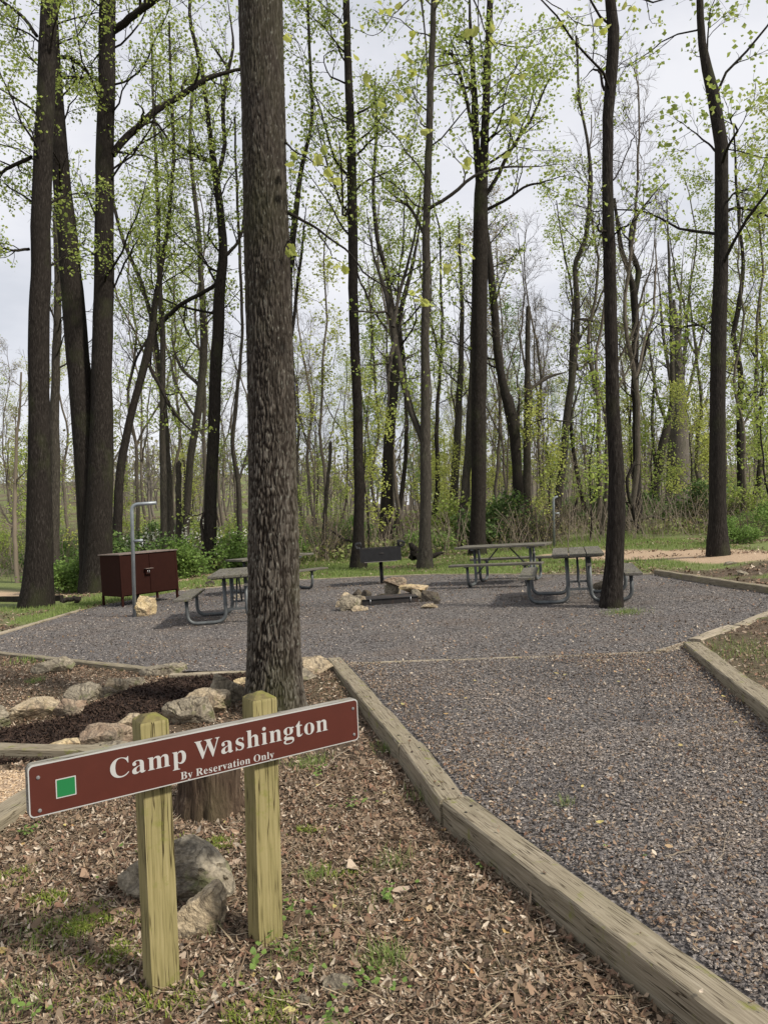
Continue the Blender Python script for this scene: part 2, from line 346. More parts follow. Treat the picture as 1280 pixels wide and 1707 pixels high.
# what covers the soil where: r = grass, g = tan gravel, b = dark mulch
w1 = fb2(gxs, gys, .9, 4, 21)
grass = sstep(.42, .60, w1 + .22 * sstep(14.5, 18, gys) * sstep(45, 30, gys) + .10 * (gxs < -4.4) * (gys > 9) - .1 * sstep(35, 50, gys)) * (gys > 9) * ~((gxs < tlx(gys)) & (gys < ynear(gxs) + .2)) + .0 * gys
tan = np.maximum(inpoly(gxs, gys, TANP) * 1.0, np.maximum(sstep(1.25, 1.0, dpoly(gxs, gys, TRAIL, False) + (w1 - .5) * .5), sstep(.75, .55, dpoly(gxs, gys, TRAIL2, False) + (w1 - .5) * .4)))
tan = np.maximum(tan, .0); mul = inpoly(gxs, gys, BEDP) * 1.0
ca = gme.color_attributes.new('cover', 'FLOAT_COLOR', 'POINT'); ca.data.foreach_set('color', np.stack([np.clip(grass, 0, 1), tan, mul, np.ones_like(mul)], 1).astype(np.float32).ravel())
t = NT('ground_soil'); at = t.n('Attribute', attribute_name='cover'); sp = t.n('SeparateColor'); t.l(at.outputs['Color'], sp.inputs[0])
v = t.co(); fine = t.noise(v, 55, 5, .7); mid = t.noise(v, 6, 5, .65); big = t.noise(v, .5, 4)
brown = t.ramp(fine, [(.3, (.045, .032, .022)), (.5, (.105, .075, .05)), (.68, (.20, .15, .105))]); brown = t.mix(t.ramp(mid, BW(.4, .7)), brown, (.075, .055, .035))
green = t.ramp(fine, [(.3, (.075, .10, .03)), (.55, (.15, .18, .055)), (.7, (.22, .23, .11))])
c = t.mix(sp.outputs[0], brown, green)
c = t.mix(t.ramp(big, [(.5, (0, 0, 0)), (.7, (.4, .4, .4))]), c, (.10, .11, .04))
tanc = t.ramp(fine, [(.3, (.25, .17, .11)), (.5, (.40, .29, .195)), (.7, (.52, .40, .28))]); c = t.mix(sp.outputs[1], c, tanc)
c = t.mix(sp.outputs[2], c, (.02, .013, .010)); t.color(c); nn = t.bump(fine, .8, .02); t.bump(mid, .5, .04, nn); SOIL = t.m
tag(link('ground', gme, SOIL), kind='structure')

# gravel sheets
t = NT('slate_gravel'); v = t.co(); vo = t.n('TexVoronoi', Scale=62.0); t.l(v, vo.inputs['Vector']); hs = t.n('SeparateColor'); t.l(vo.outputs['Color'], hs.inputs[0])
c = t.ramp(hs.outputs[0], [(.0, (.04, .037, .036)), (.45, (.10, .091, .087)), (.8, (.16, .147, .14)), (1, (.27, .25, .235))])
c = t.mix(t.ramp(t.noise(v, 1.1, 4, .6), [(.5, (0, 0, 0)), (.7, (.6, .6, .6))]), c, (.13, .10, .08))
c = t.mix(t.ramp(t.noise(v, 5.5, 4, .7), [(.62, (0, 0, 0)), (.72, (.5, .5, .5))]), c, (.10, .07, .05))
t.color(c); nn = t.bump(vo.outputs['Distance'], .9, .012); t.bump(t.noise(v, 30, 4, .7), .5, .01, nn); GRAV = t.m
def sheet(name, P, z, mat, step=.3):
    import mathutils
    x0, y0 = P.min(0); x1, y1 = P.max(0); pts = [tuple(p) for p in P]; n = len(P); edges = [(i, (i + 1) % n) for i in range(n)]
    gg = [(x, y) for x in np.arange(x0, x1, step) for y in np.arange(y0, y1, step)]
    gg = np.array(gg); k = inpoly(gg[:, 0], gg[:, 1], P) & (dpoly(gg[:, 0], gg[:, 1], P) > step * .4); allp = [mathutils.Vector(p) for p in pts] + [mathutils.Vector(p) for p in gg[k]]
    vs, es, fs, *_ = mathutils.geometry.delaunay_2d_cdt(allp, edges, [list(range(n))], 1, 1e-5)
    V = np.array([(v[0], v[1]) for v in vs]); dd = sstep(0, .6, dpoly(V[:, 0], V[:, 1], P)); zz = plane(V[:, 0]) + z + dd * (fb2(V[:, 0], V[:, 1], .8, 3, 30) - .5) * .02
    me = bpy.data.meshes.new(name); me.from_pydata([(*p, q) for p, q in zip(V, zz)], [], [list(f) for f in fs]); me.update()
    for p in me.polygons: p.use_smooth = True
    return tag(link(name, me, mat), kind='structure')
sheet('gravel_pad', PADP, 0.0, GRAV); sheet('gravel_path', PATHP, .004, GRAV)

# ------------------------------------------------------------------ scatter of small ground cover
def frames(n, rng, tilt=.5):
    az = rng.rand(n) * 2 * math.pi; ti = rng.randn(n) * tilt; ro = rng.randn(n) * tilt
    a = np.stack([np.cos(az) * np.cos(ti), np.sin(az) * np.cos(ti), np.sin(ti)], 1); u = np.array([[0, 0, 1.]]); b = nrm(np.cross(u, a)); c = np.cross(a, b)
    b2 = b * np.cos(ro)[:, None] + c * np.sin(ro)[:, None]; return a, b2, np.cross(a, b2)
def chips(P, L_, rng, flat=.28, wide=.6, tilt=.3):                   # squashed irregular octahedra
    n = len(P); a, b, c = frames(n, rng, tilt); L_ = np.broadcast_to(L_, (n,)); j = lambda: (.75 + .5 * rng.rand(n))[:, None]
    l = L_[:, None] * .5; V = np.stack([a * l * j(), b * l * wide * j(), -a * l * j(), -b * l * wide * j(), c * l * flat * j() + a * l * .3 * rng.randn(n)[:, None] * .5, -c * l * flat], 1) + P[:, None, :]
    k = np.arange(n)[:, None] * 6; T = np.concatenate([k + np.array([f]) for f in ((0, 1, 4), (1, 2, 4), (2, 3, 4), (3, 0, 4))]); return V.reshape(-1, 3), T
def slivers(P, L_, wr, rng, tilt=.45, curl=.25):                      # curled leaf scraps, two bent quads
    n = len(P); a, b, c = frames(n, rng, tilt); L_ = np.broadcast_to(L_, (n,))[:, None]; w = L_ * np.broadcast_to(wr, (n,))[:, None]
    cu = (rng.rand(n)[:, None]) * curl * L_; V = np.stack([P - a * L_ * .5 + b * w * .15 + c * cu, P - a * L_ * .5 - b * w * .15 + c * cu, P - b * w * .5 - c * cu * .2, P + b * w * .5, P + a * L_ * .5 - b * w * .12 + c * cu, P + a * L_ * .5 + b * w * .12 + c * cu], 1)
    k = np.arange(n)[:, None] * 6; Qd = np.concatenate([k + np.array([[0, 1, 2, 3]]), k + np.array([[3, 2, 4, 5]])]); return V.reshape(-1, 3), Qd
def blades(P, H, w, rng, lean=.4):
    n = len(P); az = rng.rand(n) * 2 * math.pi; d = np.stack([np.cos(az), np.sin(az), np.zeros(n)], 1); p = np.stack([-d[:, 1], d[:, 0], d[:, 2]], 1)
    H = np.broadcast_to(H, (n,))[:, None]; w = np.broadcast_to(w, (n,))[:, None]; le = np.abs(rng.randn(n))[:, None] * lean * H; up = np.array([[0, 0, 1.]])
    V = np.stack([P - p * w * .5, P + p * w * .5, P + p * w * .35 + up * H * .6 + d * le * .35, P - p * w * .35 + up * H * .6 + d * le * .35, P + up * H * .95 + d * le], 1)
    k = np.arange(n)[:, None] * 5; return V.reshape(-1, 3), k + np.array([[0, 1, 2, 3]]), k + np.array([[3, 2, 4]])
rs = np.random.RandomState(11)
def polyscatter(n, bounds, cond, rng, zoff=0.0, pw=1.0, sheet_z=None):
    x0, x1, y0, y1 = bounds; x = x0 + (x1 - x0) * rng.rand(n); y = y0 + (y1 - y0) * rng.rand(n) ** pw; k = cond(x, y); x, y = x[k], y[k]
    z = (plane(x) + sheet_z) if sheet_z is not None else gh(x, y); return np.stack([x, y, z + zoff], 1)
inview = lambda x, y, m=.06: (np.abs(x) < (.5 + m) * y + .15)
inpath = lambda x, y: inpoly(x, y, PATHP) & (x > tlx(y) + .09) & inview(x, y)
P1 = polyscatter(115000, (-.5, 3.2, 1.9, 5.2), inpath, rs, .006, 1, .008); P2 = polyscatter(85000, (-.6, 4.4, 4.8, 9.2), inpath, rs, .006, 1, .008)
inpad = lambda x, y: inpoly(x, y, PADP) & inview(x, y)
P3 = polyscatter(95000, (-6, 9, 6.5, 13), inpad, rs, .006, 1, .0); P4 = polyscatter(40000, (-7, 11, 12.5, 21), inpad, rs, .006, 1, .0)
P3[:, 2] += (fb2(P3[:, 0], P3[:, 1], .8, 3, 30) - .5) * .02; P4[:, 2] += (fb2(P4[:, 0], P4[:, 1], .8, 3, 30) - .5) * .02
P1[:, 2] += (fb2(P1[:, 0], P1[:, 1], .8, 3, 30) - .5) * .02 * sstep(0, .6, dpoly(P1[:, 0], P1[:, 1], PATHP)); P2[:, 2] += (fb2(P2[:, 0], P2[:, 1], .8, 3, 30) - .5) * .02 * sstep(0, .6, dpoly(P2[:, 0], P2[:, 1], PATHP))
mb = MB()
for P_, s_ in ((P1, .018), (P2, .021), (P3, .025), (P4, .032)): v_, t_ = chips(P_, s_ * (.45 + 1.0 * rs.rand(len(P_)) ** 1.5), rs); mb.add(v_, T=t_)
tag(link('gravel_chips', mb.mesh('gravel_chips', False), CHIP), 'loose dark slate gravel chips covering the pad and the path', 'gravel', kind='stuff')
# leaf litter
left = lambda x, y: (x < tlx(y) - .10) & (y < ynear(x) - .06) & inview(x, y) & ~inpoly(x, y, BEDP) & ~inpoly(x, y, TANP)
mound = lambda x, y: (x > trx(y) + .1) & (y < ymound(x) - .1) & inview(x, y)
bare = lambda x, y: fb2(x, y, 1.8, 3, 41) > .18
pn = polyscatter(110000, (-3.2, 1.4, 1.9, 5.2), lambda x, y: left(x, y) & bare(x, y), rs, .006); pf = polyscatter(65000, (-6.2, .6, 5., 10.5), left, rs, .006); pm = polyscatter(32000, (2.6, 8, 4.5, 13), mound, rs, .006)
edge = lambda x, y: inpath(x, y) & (rs.rand(len(x)) < np.exp(-(x - tlx(y) - .08) / .28) + .8 * np.exp(-(trx(y) - x - .05) / .5) + .10 * (fb2(x, y, 1.2, 3, 6) > .52) + .03 + .5 * (dpoly(x, y, [tuple(B1[:2]), tuple(B2[:2])], False) < 1.1) * (fb2(x, y, 1.5, 3, 2) > .5))
pe = polyscatter(80000, (-.6, 4.2, 1.9, 9), edge, rs, .012, 1, .008)
pp = polyscatter(16000, (-7, 10, 7, 20), lambda x, y: inpad(x, y) & (fb2(x, y, .8, 3, 77) > .50), rs, .014, 1, 0)
po = polyscatter(45000, (-9, 13, 9, 27), lambda x, y: ~inpoly(x, y, PADP) & ~inpoly(x, y, PATHP) & inview(x, y) & ((y > 16) | (x > 5) | (x < -4.5)) & (fb2(x, y, .9, 4, 21) < .50), rs, .012)
pb_ = np.concatenate([np.linspace(0, 1, 60)[:, None] * (b_ - a_) + a_ + rs.randn(60, 3) * (.035, .035, 0) + (0, 0, .006) for a_, b_ in ((TLN[0], TLN[2]), (TLN[2], TLN[3]), (TLN[3], TLN[4]), (TRN[0], TRN[2]))]); pb_ = pb_[rs.rand(len(pb_)) < .5]
mb = MB()
for P_, a_, b_, w_ in ((pn, .012, .045, .38), (pf, .016, .05, .4), (pm, .018, .05, .4), (pe, .012, .03, .5), (pp, .02, .04, .6), (po, .035, .08, .6), (pb_, .008, .025, .6), (pn[::70], .05, .09, .5)):
    P_ = P_ + np.array([0, 0, 1.]) * (rs.rand(len(P_)) ** 2 * .014)[:, None]; v_, q_ = slivers(P_, a_ + (b_ - a_) * rs.rand(len(P_)) ** 2, w_ * (.5 + rs.rand(len(P_))), rs); mb.add(v_, q_)
tag(link('leaf_litter', mb.mesh('leaf_litter', False), LITTER), 'brown dry leaf litter lying on the ground', 'leaf litter', kind='stuff')
mb = MB()
for P_, a_, b_ in ((pn[::5], .03, .13), (pf[::7], .04, .12), (pm[::12], .04, .12), (pe[::20], .04, .1), (pn[::160], .12, .3)):
    P_ = P_ + np.array([0, 0, .008]); v_, q_ = slivers(P_, a_ + (b_ - a_) * rs.rand(len(P_)) ** 2, .035, rs, .16, .06); mb.add(v_, q_)
tag(link('dry_straw', mb.mesh('dry_straw', False), STRAW), 'dry stems and straw strewn among the leaves', 'straw', kind='stuff')
pl = np.concatenate([pn[::1500], pf[::2500], pe[::700], polyscatter(36, (-.3, 3.5, 2, 7), inpath, rs, .018, 1, .01)]) + np.array([0, 0, .012]); v_, q_ = slivers(pl, .022 + .022 * rs.rand(len(pl)), .75, rs, .2, .12)
tag(link('yellow_leaves', MB().add(v_, q_).mesh('yellow_leaves', False), YLEAF), 'scattered small fallen yellow leaves', 'leaves', kind='stuff')
# mulch and tan pebbles
pmul = polyscatter(60000, (-4.6, -.7, 5, 8.4), lambda x, y: inpoly(x, y, BEDP) & inview(x, y), rs, .008); v_, q_ = slivers(pmul + np.array([0, 0, 1.]) * (rs.rand(len(pmul)) * .02)[:, None], .02 + .04 * rs.rand(len(pmul)), .3, rs, .5, .15)
tag(link('bark_mulch', MB().add(v_, q_).mesh('bark_mulch', False), MULCH), 'dark brown shredded bark mulch between the two rows of stones', 'mulch', kind='stuff')
pt = polyscatter(14000, (-3.6, -1.5, 3.6, 5.8), lambda x, y: inpoly(x, y, TANP) & inview(x, y), rs, .004); v_, t_ = chips(pt, .014 + .014 * rs.rand(len(pt)), rs, .6, .8)
tag(link('tan_pebbles', MB().add(v_, T=t_).mesh('tan_pebbles', False), PEBBLE), 'tan pea gravel of the side path behind the sign', 'gravel', kind='stuff')
# grass: lawn beyond the pad, tufts near the sign
def lawn(n, b, cond): return polyscatter(n, b, lambda x, y: ~inpoly(x, y, PADP) & ~inpoly(x, y, PATHP) & inview(x, y, .1) & cond(x, y), rs)
gr = lambda x, y: (fb2(x, y, .9, 4, 21) + .22 * sstep(14.5, 18, y) > .47 + .12 * rs.rand(len(x))) & (dpoly(x, y, TRAIL, False) > 1.2) & (dpoly(x, y, TRAIL2, False) > .7)
g1 = lawn(70000, (-7, 9, 16, 30), gr); g2 = lawn(22000, (-9, -3.6, 9.5, 17), gr); g3 = lawn(9000, (4.5, 12, 9, 17), gr); g4 = lawn(45000, (-18, 22, 28, 48), lambda x, y: fb2(x, y, .4, 3, 12) > .47)
mb = MB()
for P_, h_, w_ in ((g1, .07, .012), (g2, .06, .009), (g3, .06, .009), (g4, .16, .03)): mb.add(*blades(P_, h_ * (.5 + rs.rand(len(P_))), w_, rs))
cl = []
for (px, py, r, n) in ((640, 1605, .09, 220), (525, 1465, .07, 110), (515, 1272, .14, 260), (650, 1440, .10, 90), (500, 1590, .12, 90), (90, 1560, .2, 160), (30, 1660, .2, 180), (60, 1148, .10, 160), (345, 1555, .05, 30), (700, 1330, .1, 60), (600, 1500, .2, 60), (935, 1680, .05, 26), (1250, 1100, .5, 500), (1230, 1080, .4, 300), (940, 1345, .06, 40), (640, 1250, .08, 80), (1040, 1022, .25, 500)):
    o_ = -.11 if py > 1130 and px < 900 else 0; c_ = U(px, py, o_); q = rs.randn(n, 2) * r * .5; x = c_[0] + q[:, 0]; y = c_[1] + q[:, 1]; cl.append(np.stack([x, y, np.maximum(gh(x, y), plane(x) if (px in (940, 1040)) else -9)], 1))
for P_ in cl: mb.add(*blades(P_, .055 * (.4 + rs.rand(len(P_))), .0035, rs, .8))
tag(link('grass', mb.mesh('grass', False), GRASS), 'short spring grass on the lawn and in small tufts', 'grass', kind='stuff')
# moss and small green weeds near the sign
mb = MB()
for (px, py, rx, ry, n) in ((335, 1412, .13, .10, 2500), (130, 1545, .16, .12, 2200), (15, 1470, .1, .1, 700), (505, 1385, .10, .05, 500), (90, 1500, .1, .07, 500), (180, 1590, .12, .1, 700), (560, 1450, .12, .08, 400), (420, 1690, .15, .1, 900), (250, 1660, .3, .1, 900)):
    c_ = U(px, py, -.11); q = rs.randn(n, 2) * (rx, ry) * .55; x = c_[0] + q[:, 0]; y = c_[1] + q[:, 1]; k = fb2(x, y, 14, 3, 5) > .45; x, y = x[k], y[k]; mb.add(*blades(np.stack([x, y, gh(x, y) + .006], 1), .012 + .012 * rs.rand(len(x)), .006, rs, .9))
tag(link('moss', mb.mesh('moss', False), mat_isl('moss_green', [(.14, .19, .03), (.24, .28, .05), (.10, .13, .03)], .9, .2)), 'low green moss cushions on the bare soil', 'moss', kind='stuff')
mb = MB()
for (px, py, r, n) in ((490, 1520, .07, 22), (470, 1600, .14, 26), (610, 1650, .08, 26), (560, 1700, .1, 20), (40, 1695, .07, 14), (50, 1385, .05, 22), (800, 1450, .03, 5), (590, 1340, .1, 18), (650, 1490, .08, 14), (430, 1640, .2, 16), (200, 1420, .3, 10), (540, 1290, .1, 20), (930, 1400, .2, 6), (1020, 1450, .2, 4)):
    c_ = U(px, py, -.1 if px < 850 and py < 1706 else 0); q = rs.randn(n, 2) * r * .6; x = c_[0] + q[:, 0]; y = c_[1] + q[:, 1]; v_, q_ = slivers(np.stack([x, y, gh(x, y) + .02 + .04 * rs.rand(n)], 1), .014 + .018 * rs.rand(n), .85, rs, .35, .15); mb.add(v_, q_)
tag(link('green_weeds', mb.mesh('green_weeds', False), LEAFG), 'small round leaved green weeds around the sign posts', 'weeds', kind='stuff')
def slab(P, z0, z1):                                                    # extruded convex outline
    n = len(P); V = np.vstack([np.c_[P, np.full(n, z0)], np.c_[P, np.full(n, z1)], [[*P.mean(0), z0]], [[*P.mean(0), z1]]]); j = np.arange(n); k = (j + 1) % n
    return V, np.stack([j, k, k + n, j + n], 1), np.concatenate([np.stack([k, j, np.full(n, 2 * n)], 1), np.stack([j + n, k + n, np.full(n, 2 * n + 1)], 1)])
# ------------------------------------------------------------------ timbers
def beam(name, a, b, w, h, mat, label, cat, group, top=0.0, seed=0, jit=.006, overhang=0.0):
    a = np.array(a, float); b = np.array(b, float); d = b - a; Lh = np.linalg.norm(d); n = max(6, int(Lh / .07)); rng = np.random.RandomState(seed + 7)
    xs = np.linspace(-Lh / 2 - overhang, Lh / 2 + overhang, n); c = .010
    prof = [(-w / 2, -h), (-w / 2, -h * .5), (-w / 2, -c), (-w / 2 + c, 0), (0, 0), (w / 2 - c, 0), (w / 2, -c), (w / 2, -h * .5), (w / 2, -h)]
    V = np.array([[x, p[0], p[1]] for x in xs for p in prof]); m = len(prof)
    V += (fbm(V * (2.5, 16, 16) + seed * 3.1, 3)[:, None] - .5) * jit * 3 * np.sign(V * (0, 1, 0) + (0, 0, 1)) * (0, 1, 1); V[:, 1] += np.sin(V[:, 0] * 1.3 + seed) * .006
    idx = np.arange(n * m).reshape(n, m); Qd = [[idx[i, j], idx[i + 1, j], idx[i + 1, j + 1], idx[i, j + 1]] for i in range(n - 1) for j in range(m - 1)]
    mb = MB().add(V, Qd); 
    for r_, fl in ((idx[0], 0), (idx[-1], 1)):
        ctr = len(V); Vc = V[r_].mean(0)
    for r_, fl in ((idx[0], 0), (idx[-1], 1)):
        k = len(mb.V[0]) if False else None; E_ = V[r_]; mb.add(np.vstack([E_, E_.mean(0)]), T=[[j, j + 1, m] if fl else [j + 1, j, m] for j in range(m - 1)] + ([[m - 1, 0, m]] if fl else [[0, m - 1, m]]))
    me = mb.mesh(name, False); o = link(name, me, mat); mid = (a + b) / 2; X = nrm(d[None])[0]; Y = nrm(np.cross([0, 0, 1.], X)[None])[0]; Z = np.cross(X, Y)
    if 'timber' in name and w > .14:
        for k_ in (-1, 1):
            for q_ in (-.03, .035): a_ = np.arange(8) * math.pi / 4; link('spike_head', MB().add(*slab(np.c_[np.cos(a_), np.sin(a_)] * .008 + (k_ * (Lh / 2 - .16 - q_), q_), .0, .004)).mesh('spike_head', False), BLACKM, o)
    o.matrix_world = Matrix(((X[0], Y[0], Z[0], mid[0]), (X[1], Y[1], Z[1], mid[1]), (X[2], Y[2], Z[2], mid[2] + top), (0, 0, 0, 1)))
    return tag(o, label, cat, group)
GT = 'timbers edging the path and the gravel pad'
beam('edging_timber', TLN[0], TLN[2], .155, .2, TIMBER, 'long weathered timber edging the path, nearest the camera at lower right', 'timber', GT, 0, 1)
beam('edging_timber', TLN[2] + (nrm((TLN[3] - TLN[2])[None])[0] * .006), TLN[3], .15, .2, TIMBER, 'short middle timber of the left path edge, between the two bends', 'timber', GT, .003, 2)
beam('edging_timber', TLN[3] + (nrm((TLN[4] - TLN[3])[None])[0] * .006), TLN[4], .15, .2, TIMBER, 'left path edge timber running from beside the sign end to the gravel pad', 'timber', GT, 0, 3)
beam('edging_timber', TRN[0], TRN[2], .17, .24, TIMBER, 'thick raised timber along the right side of the path', 'timber', GT, 0, 4)
beam('edging_timber', A0 + (A0 - A1) * .2, (A0 + A1) * .5, .10, .12, TIMBER, 'left half of the timber on the near left edge of the gravel pad', 'timber', GT, .022, 5)
beam('edging_timber', (A0 + A1) * .5 + (A1 - A0) * .003, A1, .10, .14, TIMBER, 'timber on the near left pad edge ending at the big flat mossy stone', 'timber', GT, .026, 6)
beam('edging_timber', A2 + (-.9, .05, -.02), A2 + (.6, .0, 0), .07, .1, TIMBERL, 'pale thin edging board behind the ridged tree trunk at the mulch bed end', 'timber', GT, .008, 7)
beam('edging_timber', B0, B1, .05, .1, TIMBERL, 'thin pale board set flush across the gravel between path and pad', 'timber', GT, .014, 8)
beam('edging_timber', B1 + (.02, .01, 0), B2 + (.05, .02, 0), .12, .1, TIMBERL, 'short pale board joining the flush board to the raised right timber', 'timber', GT, .02, 9)
beam('edging_timber', B2 + (.14, .09, 0), B3, .15, .12, TIMBERL, 'pale timber running back from the raised right timber along the pad', 'timber', GT, .03, 10)
beam('edging_timber', B3 + (.08, .02, 0), B5, .16, .12, TIMBERL, 'pale timber at the right picture edge on the near side of the pad', 'timber', GT, .035, 11)
beam('edging_timber', C6, C8, .13, .22, TIMBER, 'dark faced timber on the far right edge of the pad, with leaves behind it', 'timber', GT, .10, 12)
beam('edging_timber', C5, C6 - (.05, 0, 0), .06, .1, TIMBERL, 'thin edging board along the far side of the pad behind the two right tables', 'timber', GT, .02, 13)
beam('edging_timber', C4, C5 - (.03, 0, 0), .06, .1, TIMBERL, 'thin edging board along the far side of the pad behind the grill', 'timber', GT, .02, 14)
beam('edging_timber', C3, C4 - (.03, 0, 0), .06, .1, TIMBERL, 'thin edging board at the far left corner of the pad behind the left tables', 'timber', GT, .015, 15)
beam('edging_timber', U(-60, 1076), C1, .09, .1, TIMBERL, 'pale edging board along the left side of the pad in front of the leaning tree', 'timber', GT, .03, 16)
beam('edging_timber', U(-200, 1246, -.06), U(203, 1252, -.08), .15, .2, TIMBER, 'timber between the mulch bed and the tan gravel behind the sign', 'timber', GT, .03, 17)
beam('edging_timber', U(-190, 1492, -.10), U(150, 1272, -.10), .16, .26, TIMBER, 'timber on the near side of the tan gravel, running behind the left sign end', 'timber', GT, .06, 18)
beam('edging_timber', U(-200, 1006, .02), U(104, 999, .02), .12, .16, BARKD, 'dark low log edging the tan trail behind the leftmost tree', 'timber', GT, .10, 19)

# ------------------------------------------------------------------ the campsite sign
bl, br = U(270, 1634, -.115), PD(443, 1562, 1.084 * U(270, 1634, -.115)[1]); sd = nrm(np.array([[br[0] - bl[0], br[1] - bl[1], 0]]))[0]; sn = np.array([sd[1], -sd[0], 0])
if sn[1] > 0: sn = -sn
srz = math.atan2(sd[1], sd[0]); PWd = .104
root = empty('campsite_sign', ((bl + br) / 2), 'brown campsite sign on two greenish wooden posts, facing the camera from the leaf litter', 'sign', rz=srz)
RI = Matrix.Rotation(-srz, 3, 'Z')
def loc_(p): return np.array(RI @ Vector(p - (bl + br) / 2))
def hitplane(px, py, Q0, nv):
    r = ray(px, py); C0 = np.array([0, 0, CAMZ]); t = ((Q0 - C0) @ nv) / (r @ nv); return C0 + r * t
for (b_, tx, ty) in ((bl, 250, 1182), (br, 432, 1147)):
    r = ray(tx, ty); t_ = b_[1] / 1.0; top = np.array([0, 0, CAMZ]) + r * t_; h = top[2] - b_[2]; le = top[0] - b_[0]; mb = MB(); rows = []; n = 40
    zs = list(np.linspace(-.25, h - .045, n)) ; w = PWd / 2
    for z in zs: rows.append([(x * w, y * w, z) for x, y in ((-1, -1), (0, -1.0), (1, -1), (1, 0), (1, 1), (0, 1), (-1, 1), (-1, 0))])
    rows.append([(x * w * .97, y * w * .97, h - .036) for x, y in ((-1, -1), (0, -1.0), (1, -1), (1, 0), (1, 1), (0, 1), (-1, 1), (-1, 0))])
    V = np.array(rows, float); V[:, :, 0] += (V[:, :, 2] / h) * le * math.cos(srz); V[:, :, 1] += -(V[:, :, 2] / h) * le * math.sin(srz)
    m = 8; R_ = len(rows); idx = np.arange(R_ * m).reshape(R_, m); Qd = [[idx[i, j], idx[i, (j + 1) % m], idx[i + 1, (j + 1) % m], idx[i + 1, j]] for i in range(R_ - 1) for j in range(m)]
    mb.add(V.reshape(-1, 3), Qd); p = link('post', mb.mesh('post', False), POSTW, root, loc_(b_))
    ring = V[-1]; c = ring.mean(0); grid = []; steps = 9                               # worn, mossy top
    for k in range(steps):
        f = 1 - k / (steps - 1); grid.append(c + (ring - c) * f * np.array([1, 1, 0]) + np.array([0, 0, 1]) * (.024 * (1 - f ** 1.6)))
    G_ = np.array(grid); G_[..., 2] += (fbm(G_ * 60, 3) - .5) * .022 * np.linspace(0, 1, steps)[:, None]; idx = np.arange(steps * m).reshape(steps, m)
    link('post_cap', MB().add(G_.reshape(-1, 3), [[idx[i, j], idx[i, (j + 1) % m], idx[i + 1, (j + 1) % m], idx[i + 1, j]] for i in range(steps - 1) for j in range(m)]).mesh('post_cap', False), POSTTOP, p)
Q0 = bl + sn * (PWd / 2 + .036); 
tl, bl_, tr_, br_ = hitplane(48, 1279, Q0, sn), hitplane(48, 1365, Q0, sn), hitplane(597, 1164.5, Q0, sn), hitplane(597, 1233, Q0, sn)
BH = ((tl - bl_)[2] + (tr_ - br_)[2]) / 2 * 1.015; ctr = (tl + bl_ + tr_ + br_) / 4; BX = nrm(((tr_ + br_) - (tl + bl_))[None])[0]; BL = np.linalg.norm((tr_ + br_) - (tl + bl_)) / 2
BZ = nrm(np.cross(BX, -sn)[None])[0]; BZ = BZ if BZ[2] > 0 else -BZ; Mb = Matrix([[*r] for r in np.stack([BX, BZ, sn], 1)])      # columns: along, up, out
def rrect(w, h, r, n=7):
    out = []
    for cx, cy, a0 in ((w / 2 - r, h / 2 - r, 0), (-w / 2 + r, h / 2 - r, 90), (-w / 2 + r, -h / 2 + r, 180), (w / 2 - r, -h / 2 + r, 270)):
        for k in range(n + 1): a = math.radians(a0 + 90 * k / n); out.append((cx + r * math.cos(a), cy + r * math.sin(a)))
    return np.array(out)
def onboard(o, z=0.0):
    M3 = Mb.to_4x4(); M3.translation = Vector(ctr); o.parent = None; Rw = Matrix.Rotation(srz, 4, 'Z'); Rw.translation = Vector((bl + br) / 2); o.matrix_local = Rw.inverted() @ M3 @ Matrix.Translation((0, 0, z)); return o
bk = onboard(link('backing_board', MB().add(*slab(rrect(BL + .004, BH + .004, .02), -.036, -.004)).mesh('backing_board', False), GREYBOARD)); bk.parent = root
pn_ = onboard(link('sign_panel', MB().add(*slab(rrect(BL, BH, .017), -.0035, .0)).mesh('sign_panel', False), mat_metal('sign_edge_silver', (.42, .42, .40), .0, .5, .05))); pn_.parent = root
P_ = rrect(BL - .0085, BH - .0085, .0145); fc = link('painted_face', MB().add(*slab(P_, .0, .0006)).mesh('painted_face', False), SIGNR, pn_)
def uv(px, py):
    p = hitplane(px, py, Q0, sn) - ctr; return float(p @ BX), float(p @ BZ)
g0, g1_ = uv(93, 1302), uv(128, 1322); gxm, gym = (g0[0] + g1_[0]) / 2, uv(110, 1312)[1]; gs = (g1_[0] - g0[0]) * 1.0
link('square_border', MB().add(*slab(rrect(gs, gs, .001, 1) + (gxm, gym), .0006, .0010)).mesh('square_border', False), SIGNW, pn_)
link('green_square', MB().add(*slab(rrect(gs - .007, gs - .007, .001, 1) + (gxm, gym), .0010, .0013)).mesh('green_square', False), SIGNG, pn_)
for (px, py) in ((64, 1296), (67, 1351), (588, 1181), (590, 1224)):
    u_, v_ = uv(px, py); a = np.arange(14) * 2 * math.pi / 14; P_ = np.c_[np.cos(a), np.sin(a)]; mb = MB().add(*slab(P_ * .0062 + (u_, v_), .0006, .003)).add(*slab(P_ * .0036 + (u_, v_), .003, .0055)); link('screw', mb.mesh('screw', False), ALU, pn_)
